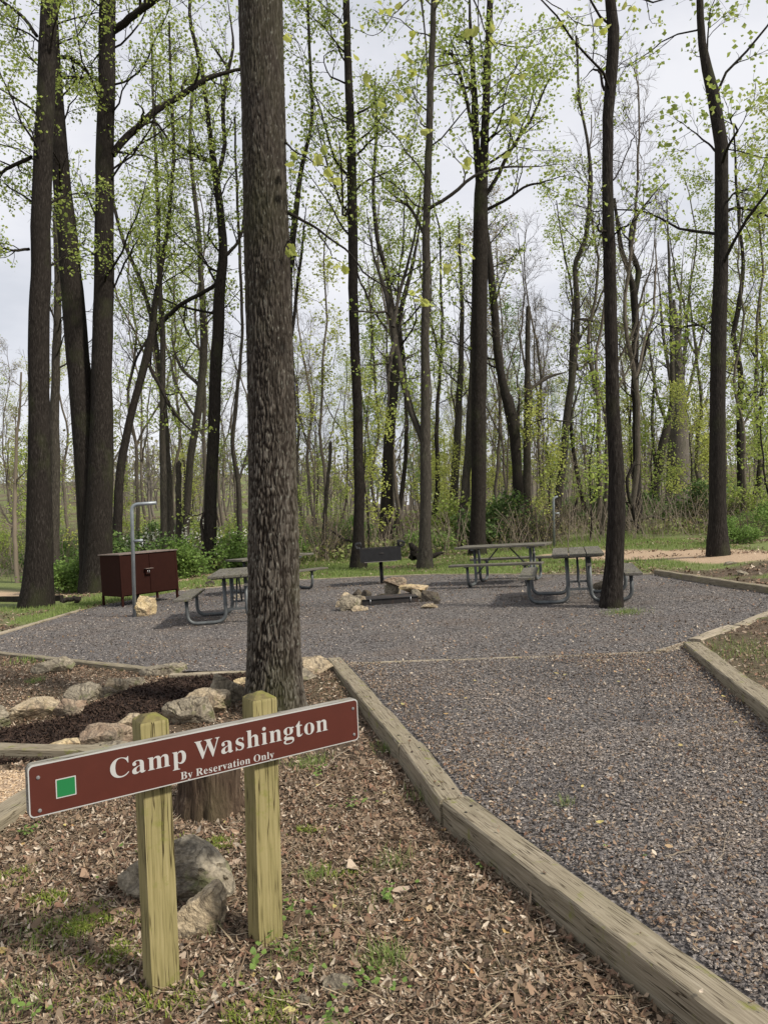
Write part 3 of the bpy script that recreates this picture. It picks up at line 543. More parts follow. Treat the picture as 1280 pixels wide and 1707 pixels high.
GLY = {'B':(659,[[134,0,24,0,24,9,24,17,24,26,58,27,81,35,93,48,105,61,111,86,111,122,111,264,111,407,111,549,111,578,108,599,103,614,98,629,89,639,76,645,63,650,46,653,23,653,23,661,23,670,23,678,125,678,226,678,328,678,503,678,590,626,590,522,590,440,536,389,427,368,558,343,623,286,623,196,623,134,600,86,553,52,506,17,439,0,354,0,244,0],[271,444,271,375,274,375,277,375,280,375,333,375,371,385,392,406,413,426,424,462,424,514,424,559,416,593,401,614,386,635,359,646,322,646,299,646,285,642,280,633,274,624,271,607,271,582,271,513],[307,36,330,36,373,36,404,48,422,73,439,98,448,137,448,191,448,246,436,286,413,309,389,332,349,344,294,344,286,344,279,344,271,344,271,262,271,179,271,97,271,74,275,59,284,50,292,41]]),'C':(697,[[503,-16,382,-16,315,-16,256,-1,205,30,153,60,112,102,83,156,54,209,39,271,39,340,39,409,54,470,84,523,113,576,154,617,207,648,259,678,319,693,386,693,431,693,485,680,547,655,557,650,567,648,577,648,602,648,617,663,624,693,633,693,641,693,650,693,650,615,650,537,650,459,642,459,633,459,625,459,602,521,571,570,531,606,490,642,445,660,395,660,274,660,214,552,214,337,214,136,281,35,414,35,454,35,494,45,533,67,572,88,607,118,638,158,647,149,657,141,666,132,597,33]]),'O':(782,[[439,-16,388,-16,339,-16,293,-7,251,11,209,29,172,54,141,86,109,118,84,156,67,199,50,242,41,289,41,339,41,389,50,436,67,479,84,522,109,559,141,592,173,624,210,649,254,667,296,685,344,694,395,694,444,694,490,685,532,668,574,650,611,625,642,594,673,562,698,524,716,481,733,438,742,390,742,339,742,289,733,242,716,199,698,156,673,118,641,86,609,54,572,29,529,11,486,-7],[339,18,394,18,508,18,565,125,565,339,565,444,549,524,518,579,486,633,442,660,387,660,273,660,216,553,216,339,216,234,232,155,264,100,296,45]]),'R':(704,[[135,0,23,0,23,9,23,17,23,26,58,27,81,34,93,47,105,60,111,84,111,120,111,268,111,416,111,564,111,596,105,618,93,631,80,644,57,651,24,653,24,661,24,670,24,678,124,678,223,678,323,678,423,678,498,663,547,634,596,605,621,559,621,498,621,415,570,360,469,333,527,247,585,161,643,75,654,58,665,46,674,38,683,30,695,26,712,26,713,26,714,26,715,26,715,17,715,9,715,0,645,0,574,0,504,0,436,105,368,211,300,316,290,316,281,316,271,316,271,251,271,185,271,120,271,84,277,60,289,47,301,34,325,27,360,26,360,17,360,9,360,0,248,0],[271,423,271,348,282,348,292,348,303,348,355,348,393,360,417,385,440,409,452,447,452,500,452,595,413,642,334,642,307,642,290,638,282,629,275,620,271,602,271,574,271,499]]),'W':(910,[[264,-16,254,-16,185,184,117,385,48,585,40,608,32,625,23,636,14,647,-2,652,-23,653,-23,661,-23,670,-23,678,74,678,172,678,269,678,269,670,269,661,269,653,248,652,232,649,223,643,214,637,209,626,209,611,209,597,213,578,220,555,257,446,295,337,332,228,371,327,409,426,448,525,441,548,433,571,426,594,419,617,409,632,398,640,387,647,368,651,341,653,341,661,341,670,341,678,445,678,550,678,654,678,654,670,654,661,654,653,608,653,585,640,585,613,585,605,588,592,594,575,631,466,669,356,706,247,739,348,772,449,805,550,813,574,817,592,817,605,817,622,812,634,801,641,790,648,773,652,749,653,749,661,749,670,749,678,809,678,869,678,929,678,929,670,929,661,929,653,910,650,895,641,885,627,875,613,865,592,856,565,792,371,728,178,664,-16,655,-16,646,-16,637,-16,581,143,526,301,470,460,408,301,345,143,283,-16,273,-16]]),'a':(512,[[420,-15,379,-15,329,-15,302,7,298,52,253,9,201,-13,142,-13,107,-13,80,-3,60,17,40,37,30,63,30,94,30,138,51,174,95,203,138,231,205,258,296,283,296,308,296,334,296,359,296,387,290,408,278,421,266,434,247,440,220,440,177,440,155,429,155,408,155,404,160,395,169,382,178,369,183,356,183,344,183,326,176,312,164,301,151,289,134,284,115,284,94,284,78,290,67,303,55,315,49,331,49,352,49,375,57,396,73,415,90,433,112,447,141,458,170,469,203,474,241,474,312,474,363,461,392,435,421,409,436,368,436,313,436,240,436,166,436,93,436,76,437,64,439,59,441,54,446,51,453,51,460,51,468,55,477,62,481,55,486,48,490,41,457,4],[192,50,225,50,234,50,246,54,259,61,272,68,285,79,296,94,296,147,296,199,296,252,216,233,176,191,176,125,176,75]]),'e':(448,[[310,-15,229,-15,190,-15,156,-5,126,16,96,36,72,65,55,102,38,139,29,183,29,234,29,281,38,322,56,358,74,394,99,422,130,443,161,464,195,474,234,474,291,474,337,455,371,417,404,379,421,326,421,258,421,254,421,251,421,247,339,247,256,247,174,247,175,124,216,63,297,63,336,63,371,85,402,128,409,121,417,115,424,108,375,26],[173,292,173,286,215,286,258,286,300,286,300,297,300,309,300,320,300,362,296,393,288,413,279,432,263,442,240,442,195,442,173,396,173,303,173,297]]),'g':(487,[[300,-209,217,-209,152,-209,104,-200,71,-181,38,-162,21,-138,21,-111,21,-78,48,-54,102,-38,57,-17,35,11,35,45,35,70,44,91,63,110,82,129,111,147,152,164,73,193,33,244,33,316,33,347,42,375,59,399,76,422,100,441,131,454,161,467,195,474,234,474,273,474,311,467,347,453,389,453,430,453,472,453,472,435,472,417,472,399,448,399,423,399,399,399,422,370,434,338,434,303,434,274,426,248,411,225,396,202,375,185,348,172,321,159,291,153,256,153,249,153,241,153,234,154,226,155,218,155,211,155,194,155,179,150,168,141,156,131,150,119,150,106,150,84,170,73,210,73,227,73,244,73,261,73,314,73,355,69,386,60,416,51,438,38,451,19,464,0,470,-24,470,-55,470,-103,449,-141,406,-168,363,-195],[211,185,234,185,258,185,275,196,284,217,293,238,297,271,297,314,297,358,293,390,284,411,275,432,258,442,234,442,211,442,194,432,185,411,175,390,170,358,170,314,170,271,175,238,185,217,194,196],[194,-173,239,-173,341,-173,392,-148,392,-98,392,-81,385,-69,371,-62,357,-54,335,-51,305,-51,251,-51,198,-51,144,-51,121,-66,109,-85,109,-108,109,-125,120,-141,141,-154,162,-167]]),'h':(567,[[107,0,27,0,27,8,27,16,27,24,46,25,60,29,67,38,74,47,78,62,78,83,78,253,78,424,78,594,78,615,75,630,68,639,61,648,48,654,28,655,28,663,28,670,28,678,92,678,156,678,220,678,220,584,220,491,220,397,257,448,305,474,362,474,449,474,492,421,492,315,492,238,492,160,492,83,492,62,495,48,502,39,509,30,522,25,541,24,541,16,541,8,541,0,461,0,381,0,301,0,301,8,301,16,301,24,303,24,306,24,308,24,336,24,350,44,350,83,350,163,350,243,350,323,350,350,347,371,341,384,335,397,322,404,302,404,271,404,243,386,220,350,220,261,220,172,220,83,220,62,223,47,230,39,236,30,249,25,268,24,268,16,268,8,268,0,188,0]]),'i':(295,[[171,539,150,539,129,539,111,546,97,561,82,575,75,593,75,614,75,635,82,653,97,668,111,683,129,690,150,690,171,690,189,683,204,668,218,653,225,635,225,614,225,593,218,575,203,561,188,546],[107,0,27,0,27,8,27,16,27,24,47,25,61,30,68,38,75,46,78,61,78,83,78,180,78,278,78,375,78,400,75,416,70,424,64,432,51,436,30,437,30,445,31,454,31,462,94,462,158,462,221,462,221,336,221,209,221,83,221,62,224,48,230,39,236,30,249,25,268,24,268,16,268,8,268,0,188,0]]),'l':(297,[[107,0,27,0,27,8,27,16,27,24,47,25,61,30,68,38,75,46,78,61,78,83,78,253,78,422,78,592,78,614,75,630,70,639,65,648,51,653,30,654,30,662,30,670,30,678,94,678,157,678,221,678,221,480,221,281,221,83,221,62,224,48,230,39,236,30,249,25,268,24,268,16,268,8,268,0,188,0]]),'m':(825,[[106,0,27,0,27,8,27,16,27,24,46,25,60,29,67,38,74,47,78,62,78,83,78,181,78,279,78,377,78,398,75,413,68,423,61,432,48,437,28,438,28,446,28,454,28,462,91,462,155,462,218,462,218,439,218,417,218,394,256,447,301,474,353,474,421,474,462,446,477,389,516,446,564,474,622,474,707,474,750,421,750,315,750,238,750,160,750,83,750,62,753,48,760,39,766,30,779,25,798,24,798,16,798,8,798,0,719,0,641,0,562,0,562,8,562,16,562,24,581,25,593,30,600,39,607,48,610,63,610,83,610,163,610,243,610,323,610,350,607,371,601,384,595,397,582,404,562,404,533,404,506,387,483,353,483,263,483,173,483,83,483,63,486,48,493,39,499,30,511,25,530,24,530,16,530,8,530,0,452,0,375,0,297,0,297,8,297,16,297,24,316,25,328,30,335,39,342,48,345,63,345,83,345,163,345,243,345,323,345,350,342,370,336,384,330,397,317,404,297,404,266,404,239,386,218,350,218,261,218,172,218,83,218,63,221,48,227,40,233,31,245,25,264,24,264,16,264,8,264,0,185,0]]),'n':(567,[[107,0,27,0,27,8,27,16,27,24,46,25,60,29,67,38,74,47,78,62,78,83,78,181,78,279,78,377,78,398,75,413,68,423,61,432,48,437,28,438,28,446,28,454,28,462,92,462,156,462,220,462,220,441,220,419,220,398,257,449,304,474,362,474,449,474,492,421,492,315,492,238,492,160,492,83,492,62,495,48,502,39,509,30,522,25,541,24,541,16,541,8,541,0,461,0,381,0,301,0,301,8,301,16,301,24,303,24,306,24,308,24,336,24,350,44,350,83,350,163,350,243,350,323,350,350,347,371,341,384,335,397,322,404,302,404,271,404,243,386,220,350,220,261,220,172,220,83,220,62,223,47,230,39,236,30,249,25,268,24,268,16,268,8,268,0,188,0]]),'o':(501,[[294,-15,251,-15,207,-15,168,-4,135,17,101,38,75,67,56,105,37,142,28,183,28,229,28,276,37,319,56,356,75,393,101,422,135,443,168,464,207,474,250,474,293,474,332,464,365,443,398,422,425,394,444,357,463,320,472,278,472,229,472,181,463,139,444,102,425,65,398,37,366,16,333,-5],[223,17,251,17,279,17,299,31,311,58,317,71,321,92,324,121,326,150,327,186,327,229,327,317,321,375,309,403,297,431,278,445,251,445,222,445,202,431,191,403,180,374,174,317,174,230,174,187,175,151,178,122,181,93,185,71,191,58,203,31]]),'p':(553,[[115,-207,26,-207,26,-199,26,-192,26,-184,41,-183,53,-180,60,-175,67,-169,73,-161,75,-150,77,-140,78,-122,78,-95,78,57,78,210,78,362,78,393,75,413,69,422,63,431,50,436,29,439,29,447,29,454,29,462,90,462,152,462,213,462,213,438,213,415,213,391,243,447,286,475,343,475,378,475,409,465,436,444,463,423,484,395,499,360,514,324,521,283,521,238,521,189,513,146,498,108,483,69,461,39,434,18,406,-4,374,-15,338,-15,289,-15,250,6,220,48,220,3,220,-41,220,-86,220,-113,222,-133,226,-147,230,-161,238,-170,249,-175,259,-180,275,-182,294,-183,294,-191,294,-199,294,-207,205,-207],[259,42,291,42,322,42,343,57,356,88,369,120,376,167,376,230,376,291,370,337,359,369,348,399,327,414,296,414,265,414,240,393,220,350,220,267,220,185,220,102,235,62]]),'r':(428,[[116,0,27,0,27,8,27,16,27,24,47,25,61,30,68,38,75,46,78,61,78,83,78,180,78,278,78,375,78,400,75,417,69,425,63,432,50,436,30,437,30,445,31,454,31,462,93,462,155,462,217,462,217,433,217,404,217,375,234,407,255,431,279,449,302,466,325,474,347,474,375,474,396,467,410,453,424,438,431,419,431,396,431,377,425,361,414,349,403,337,388,331,369,331,352,331,339,335,331,344,322,352,315,362,308,372,301,382,292,387,281,387,267,387,254,378,241,360,228,341,222,317,222,286,222,218,222,151,222,83,222,60,227,45,237,38,246,30,265,25,294,24,294,16,294,8,294,0,205,0]]),'s':(429,[[272,-15,225,-15,198,-15,166,-7,129,9,123,12,116,13,109,13,93,13,82,4,76,-13,68,-13,61,-13,53,-13,53,44,53,100,53,157,62,157,70,157,79,157,88,115,105,82,129,58,153,34,180,22,209,22,234,22,253,28,266,40,279,51,286,67,286,87,286,115,268,138,232,156,208,168,183,181,159,193,124,210,98,230,81,252,64,274,55,299,55,328,55,370,69,405,97,433,124,461,162,475,210,475,221,475,233,474,247,471,261,468,277,463,296,458,299,457,303,457,307,456,311,455,314,454,317,454,328,454,337,461,343,475,350,475,356,475,363,475,363,427,363,378,363,330,355,330,348,330,340,330,329,366,314,394,293,413,272,432,248,441,222,441,201,441,184,436,173,426,162,415,156,402,156,386,156,370,161,357,172,346,182,335,197,325,218,315,240,304,263,293,285,282,319,265,344,247,360,226,375,205,383,176,383,141,383,93,369,55,340,27,310,-1]]),'t':(340,[[251,-14,184,-14,144,-14,115,-4,98,16,81,35,72,65,72,106,72,209,72,312,72,415,58,415,44,415,30,415,30,425,30,436,30,446,70,484,104,519,131,550,158,581,179,608,192,631,200,631,207,631,215,631,215,575,215,518,215,462,246,462,278,462,309,462,309,446,309,431,309,415,278,415,246,415,215,415,215,317,215,220,215,122,215,101,218,86,223,76,228,65,237,60,250,60,273,60,292,77,307,111,315,107,323,102,331,98,300,23]]),'v':(456,[[221,-15,212,-15,160,113,109,241,57,369,48,390,40,407,33,419,26,430,13,436,-4,437,-4,445,-4,454,-4,462,79,462,161,462,244,462,244,454,244,446,244,438,240,438,236,438,232,438,205,438,192,429,192,411,192,407,193,403,194,399,221,327,248,254,275,182,300,247,326,311,351,376,356,390,359,400,359,405,359,427,340,438,303,438,303,446,303,454,303,462,353,462,404,462,454,462,454,454,454,447,454,439,435,435,422,427,414,415,405,403,396,385,387,362,337,236,288,111,238,-15,229,-15]]),'y':(447,[[103,-209,78,-209,53,-209,32,-201,15,-186,-2,-171,-10,-150,-10,-125,-10,-108,-4,-92,7,-79,18,-66,34,-59,53,-59,70,-59,84,-64,95,-73,106,-83,111,-96,111,-113,111,-116,111,-118,111,-121,110,-124,110,-127,110,-130,110,-141,116,-147,128,-147,139,-147,153,-135,170,-110,179,-97,186,-83,193,-66,199,-49,204,-30,209,-7,157,120,106,246,54,373,48,388,42,401,37,410,31,419,26,425,23,428,17,434,8,437,-5,437,-6,437,-6,437,-7,437,-7,445,-7,454,-7,462,76,462,158,462,241,462,241,454,241,445,241,437,222,436,209,434,202,431,195,428,191,420,191,409,191,406,192,402,193,397,194,392,196,387,198,382,224,314,250,245,276,177,298,238,321,298,343,359,347,370,350,379,352,387,353,395,354,402,354,408,354,419,350,427,342,431,333,435,320,437,302,437,302,445,302,454,302,462,350,462,398,462,446,462,446,454,446,445,446,437,432,437,421,431,413,418,404,405,395,386,386,361,338,229,289,96,241,-36,224,-82,208,-118,193,-143,177,-168,160,-185,142,-195,124,-204]])}
def lettering(text, x0, x1, y0, cap, offs, name):
    w = sum(GLY[c][0] + 28 if c != ' ' else 270 for c in text); last = GLY[text[-1]]
    s = cap / 690.0; sx = (x1 - x0) / (w - 20); cu = bpy.data.curves.new(name, 'CURVE'); cu.dimensions = '2D'; cu.fill_mode = 'BOTH'; cu.extrude = .0003; cu.offset = offs; cu.resolution_u = 5; X = 0
    for ch in text:
        if ch == ' ': X += 270; continue
        adv, sps = GLY[ch]
        for sp in sps:
            q = cu.splines.new('BEZIER'); q.bezier_points.add(len(sp) // 6 - 1); q.use_cyclic_u = True
            for k, bp in enumerate(q.bezier_points):
                d = sp[k * 6:k * 6 + 6]; bp.handle_left = (x0 + (X + d[0]) * sx, y0 + d[1] * s, 0); bp.co = (x0 + (X + d[2]) * sx, y0 + d[3] * s, 0); bp.handle_right = (x0 + (X + d[4]) * sx, y0 + d[5] * s, 0)
        X += adv + 28
    tmp = bpy.data.objects.new(name, cu); COL.objects.link(tmp); bpy.context.view_layer.update(); me = bpy.data.meshes.new_from_object(tmp.evaluated_get(bpy.context.evaluated_depsgraph_get())); bpy.data.objects.remove(tmp)
    me.materials.clear(); o = link(name, me, SIGNW, pn_, (0, 0, .0011)); return o
xa, xb = uv(182, 1290)[0], uv(547, 1205)[0]; base = uv(200, 1294.6)[1]; base2 = uv(540, 1219.2)[1]; capc = uv(198, 1264)[1] - uv(198, 1295.5)[1]
lettering('Camp Washington', xa, xb, (base + base2) / 2, capc * 1.04, -.0003, 'lettering')
xa, xb = uv(301, 1295)[0], uv(457, 1262)[0]; b2 = .0075 + (uv(303.6, 1301.8)[1] + uv(439.6, 1270.8)[1]) / 2; cap2 = uv(304, 1289.4)[1] - uv(304, 1302)[1]
lettering('By Reservation Only', xa, xb, b2, cap2 * .98, -.00012, 'small_lettering')

# ------------------------------------------------------------------ picnic tables
def rotm(rz, tilt=True):
    R = Matrix.Rotation(rz, 4, 'Z'); return (Matrix.Rotation(-math.atan(SLOPE), 4, 'Y') @ R) if tilt else R
def bend(P, r=.12, n=5):
    P = [np.array(p, float) for p in P]; out = [P[0]]
    for i in range(1, len(P) - 1):
        a, b, c = P[i - 1], P[i], P[i + 1]; u = nrm((a - b)[None])[0]; v = nrm((c - b)[None])[0]
        for k in range(n + 1): t_ = k / n; out.append((1 - t_) ** 2 * (b + u * r) + 2 * t_ * (1 - t_) * b + t_ * t_ * (b + v * r))
    out.append(P[-1]); return np.array(out)
def picnic_table(label):
    Lt = 1.8; root = empty('picnic_table', (0, 0, 0), label, 'picnic table', 'picnic tables on the gravel pad'); rg = np.random.RandomState(3)
    for i, x in enumerate((-.255, 0, .255)):
        link('tabletop_plank', MB().box((x, rg.randn() * .006, .745), (.122, Lt / 2, .02), bev=.005).mesh('tabletop_plank', False), PLANK, root)
    for sx in (-1, 1): link('bench', MB().box((sx * .77, 0, .435), (.125, Lt / 2, .02), bev=.005).mesh('bench', False), PLANK, root)
    for sy in (-1, 1):
        y = sy * (Lt / 2 - .34); link('top_crossbar', MB().box((0, y, .708), (.36, .03, .017), bev=.004).mesh('top_crossbar', False), GALVD, root)
        for sx in (-1, 1):
            link('leg', MB().tube(bend([(sx * .755, y, .40), (sx * .755, y, .03), (sx * .165, y, .03), (sx * .165, y, .70)], .16), .029, 12).mesh('leg'), GALVD, root)
            link('bench_bracket', MB().box((sx * .77, y, .405), (.11, .028, .01), bev=.003).mesh('bench_bracket', False), GALVD, root)
        link('stretcher', MB().box((0, y, .215), (.16, .012, .018)).mesh('stretcher', False), GALVD, root)
        link('brace', MB().tube([(0, y, .215), (0, sy * .12, .70)], .015, 8).mesh('brace'), GALVD, root)
    link('sticker', MB().tube([(.165, -(Lt / 2 - .34), .56), (.165, -(Lt / 2 - .34), .60)], .0305, 12).mesh('sticker'), NT('sticker_pale').color((.45, .42, .36)).m, root)
    return root
T0 = picnic_table('picnic table end on at right, partly behind the slender tree standing in the gravel')
tree_ = [(c, kids(c)) for c in kids(T0)]
def put(o, x, y, rz, z=None):
    z = float(plane(x)) if z is None else z; M_ = rotm(rz); M_.translation = (x, y, z); o.matrix_world = M_
put(T0, 3.05, 12.2, -math.radians(13))
for (x, y, a, lb) in ((2.38, 15.35, 90 - 22, 'side on picnic table at right, behind and left of the end on one'),
                      (-2.40, 12.55, 6, 'end on picnic table at left beside the ridged trunk, the nearer of the left two'),
                      (-2.5, 16.85, -51, 'farther left picnic table, mostly hidden behind the ridged tree trunk')):
    d_ = dup(T0, (0, 0, 0), label=lb, tree=tree_); put(d_, x, y, math.radians(a))

# ------------------------------------------------------------------ brown steel food locker
fl_ = U(204.5, 1012, 0); fr_ = U(298.7, 998.5, 0); wd = np.linalg.norm((fr_ - fl_)[:2]); az = math.atan2(fr_[1] - fl_[1], fr_[0] - fl_[0]); LH = 1.04; Wd, Dp = wd, .86
root = empty('storage_locker', fl_, 'brown steel food locker with two doors on short legs beside the leaning grey pole', 'locker')
put(root, fl_[0], fl_[1], az, fl_[2])
def part(n_, mb, m_, smooth=False, par=None): return link(n_, mb.mesh(n_, smooth), m_, par or root)
b0, b1 = .20, LH
part('body', MB().box((Wd / 2, Dp / 2 + .01, (b0 + b1) / 2), (Wd / 2 - .004, Dp / 2 - .012, (b1 - b0) / 2), bev=.006), BROWN)
part('lid', MB().box((Wd / 2, Dp / 2 - .005, b1 + .014), (Wd / 2 + .025, Dp / 2 + .03, .012), R=Matrix.Rotation(.0, 3, 'X'), bev=.004), BROWNL)
for x0_, x1_ in ((.045, Wd * .5 - .004), (Wd * .5 + .004, Wd - .045)):
    part('door', MB().box(((x0_ + x1_) / 2, -.006, (b0 + b1) / 2), ((x1_ - x0_) / 2, .012, (b1 - b0) / 2 - .02), bev=.004), BROWN)
for x in (.022, Wd - .022):
    for y in (.02, Dp - .02): part('leg', MB().box((x, y, b0 / 2 + .0), (.022, .022, b0 / 2 + .004), bev=.003), BROWN)
    part('corner_post', MB().box((x, -.008, (b0 + b1) / 2 - .01), (.024, .013, (b1 - b0) / 2 + .01), bev=.003), BROWN)
part('foot_plate', MB().box((Wd * .62, Dp - .02, .10), (.03, .03, .10), bev=.003), BLACKM)
hb = part('latch_box', MB().box((Wd * .5 - .055, -.045, .66), (.06, .028, .055), bev=.004), BROWN)
part('latch_hood', MB().box((Wd * .5 - .045, -.06, .725), (.085, .05, .006), bev=.002), BROWNL, par=hb)
part('latch_bolt', MB().tube([(Wd * .5 - .08, -.078, .69), (Wd * .5 - .08, -.078, .63)], .007, 8).tube([(Wd * .5 - .045, -.078, .69), (Wd * .5 - .045, -.078, .63)], .007, 8), ALU, True, par=hb)

# ------------------------------------------------------------------ lantern poles
def lantern(px, py, tx, ty, ax, label, D=None, mat=GALV, r=.032):
    b_ = U(px, py, 0); root = empty('lantern_pole', b_, label, 'pole', 'bent steel lantern poles'); D = b_[1]; top = PD(tx, ty, D) - b_; arm = PD(ax, ty, D) - b_
    mid_ = PD(tx, ty + (py - ty) * .327, D) - b_; part_ = lambda n_, mb, m_=mat: link(n_, mb.mesh(n_), m_, root)
    part_('pole', MB().tube(bend([(0, 0, -.2), (top[0], 0, top[2]), (arm[0], 0, top[2] + .012)], .13, 8), r, 14))
    part_('side_arm', MB().tube([(mid_[0] + .02, 0, mid_[2]), (mid_[0] + .20, 0, mid_[2] + .006)], r * .75, 12))
    part_('hook', MB().tube(bend([(mid_[0] + .185, 0, mid_[2]), (mid_[0] + .2, 0, mid_[2] - .09), (mid_[0] + .16, 0, mid_[2] - .10), (mid_[0] + .13, 0, mid_[2] - .06)], .02, 4), .005, 6), ALU)
    return root
lantern(225, 1028, 220, 841, 261, 'tall grey steel pole with bent top standing before the brown locker')
lantern(923, 912, 922, 829, 929, 'pale bent pole standing far off among the trees beyond the tables', mat=GALV, r=.04)

# ------------------------------------------------------------------ grill on a post
gp = U(637, 973, 0); root = empty('pedestal_grill', gp, 'black steel charcoal grill on a single post, behind the stone fire ring', 'grill'); sc_ = gp[1] / F
put(root, gp[0], gp[1], math.radians(2), gp[2])
gw, gd, gt, gb = 67 * sc_ / 2, .34, (973 - 913) * sc_, (973 - 934) * sc_; th = .008
part('post', MB().tube([(0, 0, -.2), (0, 0, gb)], .04, 14), BLACKM, True)
mb = MB()
for (cx_, cy_, hx_, hy_) in ((0, -gd, gw, th), (0, gd, gw, th), (-gw + th, 0, th, gd - th), (gw - th, 0, th, gd - th)): mb.box((cx_, cy_, (gt + gb) / 2), (hx_, hy_, (gt - gb) / 2))
mb.box((0, 0, gb + .006), (gw - .02, gd - .02, .005)); fb_ = part('firebox', mb, BLACKM)
part('bottom_ledge', MB().box((-.01, -gd - .012, gb - .006), (gw * .8, .03, .006), bev=.003), mat_metal('worn_steel_ledge', (.22, .2, .18), .2, .5), par=fb_)
part('vent_slot', MB().box((.02, -gd - .014, gb + (gt - gb) * .62), (.045, .008, .012), bev=.004), RUSTM, par=fb_)
gm = MB()
for k in range(26): x = -gw + .03 + k * (2 * gw - .06) / 25; gm.tube([(x, -gd + .01, gt + .004), (x, gd - .01, gt + .004)], .006, 6)
for y in (-gd + .02, 0, gd - .02): gm.tube([(-gw + .01, y, gt - .006), (gw - .01, y, gt - .006)], .007, 6)
part('cooking_grate', gm, RUSTM)
for sx in (-1, 1):
    for sy in (-1, 1):
        y = sy * (gd - .05); part('grate_handle', MB().tube(bend([(sx * (gw - .03), y, gt), (sx * (gw - .03), y, gt + .135), (sx * (gw + .10), y, gt + .11), (sx * (gw + .07), y, gt + .02), (sx * (gw - .05), y, gt + .01)], .04, 5), .017, 8), BLACKM, True)

# ------------------------------------------------------------------ fire ring frame
c_ = U(649, 1003.5, 0); root = empty('fire_ring', c_, 'low rectangular sooty steel fire ring frame among the piled stones', 'fire ring'); put(root, c_[0], c_[1], math.radians(3), c_[2]); sc_ = c_[1] / F; fw = 90 * sc_ / 2
for n_, cc, hh in (('front_panel', (0, -.32, .04), (fw, .006, .055)), ('rear_panel', (0, .32, .04), (fw, .006, .055)), ('side_panel', (-fw, 0, .04), (.006, .32, .055)), ('side_panel', (fw, 0, .04), (.006, .32, .055))): part(n_, MB().box(cc, hh, bev=.002), RUSTM)
part('rim', MB().box((0, -.32, .10), (fw + .01, .022, .006), bev=.002), BLACKM)
gm = MB()
for k in range(14): y = -.30 + k * .6 / 13; gm.tube([(-fw + .01, y, .09), (fw - .01, y, .09)], .008, 6)
part('grate', gm, RUSTM)
for x in (-fw * .72, fw * .74): part('hinge_bolt', MB().tube([(x, -.332, .02), (x, -.332, .11)], .010, 8), ALU, True)
part('ash_bed', MB().box((0, 0, .02), (fw - .02, .30, .018), bev=.01), NT('ash').color((.06, .055, .05)).m)

# ------------------------------------------------------------------ rocks
def ico(sub=4):
    import bmesh
    bm = bmesh.new(); bmesh.ops.create_icosphere(bm, subdivisions=sub, radius=1); V = np.array([v.co[:] for v in bm.verts]); T = np.array([[v.index for v in f.verts] for f in bm.faces]); bm.free(); return V, T
IV, IT = ico(5); IV4, IT4 = ico(4)
def rock(px, py, wpx, hpx, dep, mat, label, seed, off_=0.0, group=None, rz=None, small=False, cat='rock', name='rock'):
    # (px,py) = middle of the stone's foot line; wpx,hpx = its size in photograph pixels; dep = depth as a share of the width
    rng = np.random.RandomState(seed); b = U(px, py, off_); s = b[1] / F; w, h = wpx * s, hpx * s; d = w * dep; V0, T0_ = (IV4, IT4) if small else (IV, IT)
    n = 10; N = nrm(rng.randn(n, 3)); H = .5 + .5 * rng.rand(n); r = np.full(len(V0), 1.25)
    for k in range(n): c = V0 @ N[k]; r = np.where(c > .05, np.minimum(r, H[k] / np.maximum(c, .05)), r)
    V = V0 * r[:, None]; V = (V - (V.max(0) + V.min(0)) / 2) / ((V.max(0) - V.min(0)) / 2); V *= np.array([w * 1.08, d, h * 1.7]) / 2
    m = max(w, h); V *= (1 + (fbm(V / m * 3 + seed, 4)[:, None] - .5) * .22 + (fbm(V / m * 11 + seed, 3)[:, None] - .5) * .09)
    cr_ = np.abs(fbm(V / m * 4.5 + seed * 1.7, 3) - .5); V *= (1 - .10 * np.exp(-cr_ / .025))[:, None]
    lay = (fbm(V / m * (1.2, 1.2, 9) + seed * 2, 2) - .5); V[:, :2] *= (1 + lay * .10)[:, None]
    z = gz(b[0], b[1] + d * .3); z = z if not inpoly(np.array([b[0]]), np.array([b[1]]), PADP)[0] else float(plane(b[0]))
    rz = rng.rand() * .5 - .25 if rz is None else rz
    o = link(name, mesh_np(name, V, [T0_], False), mat, loc=(b[0], b[1] + d * .42, z + h * .15)); o.rotation_euler = (0, 0, rz); return tag(o, label, cat, group)
RB = 'stones lining the mulch bed'
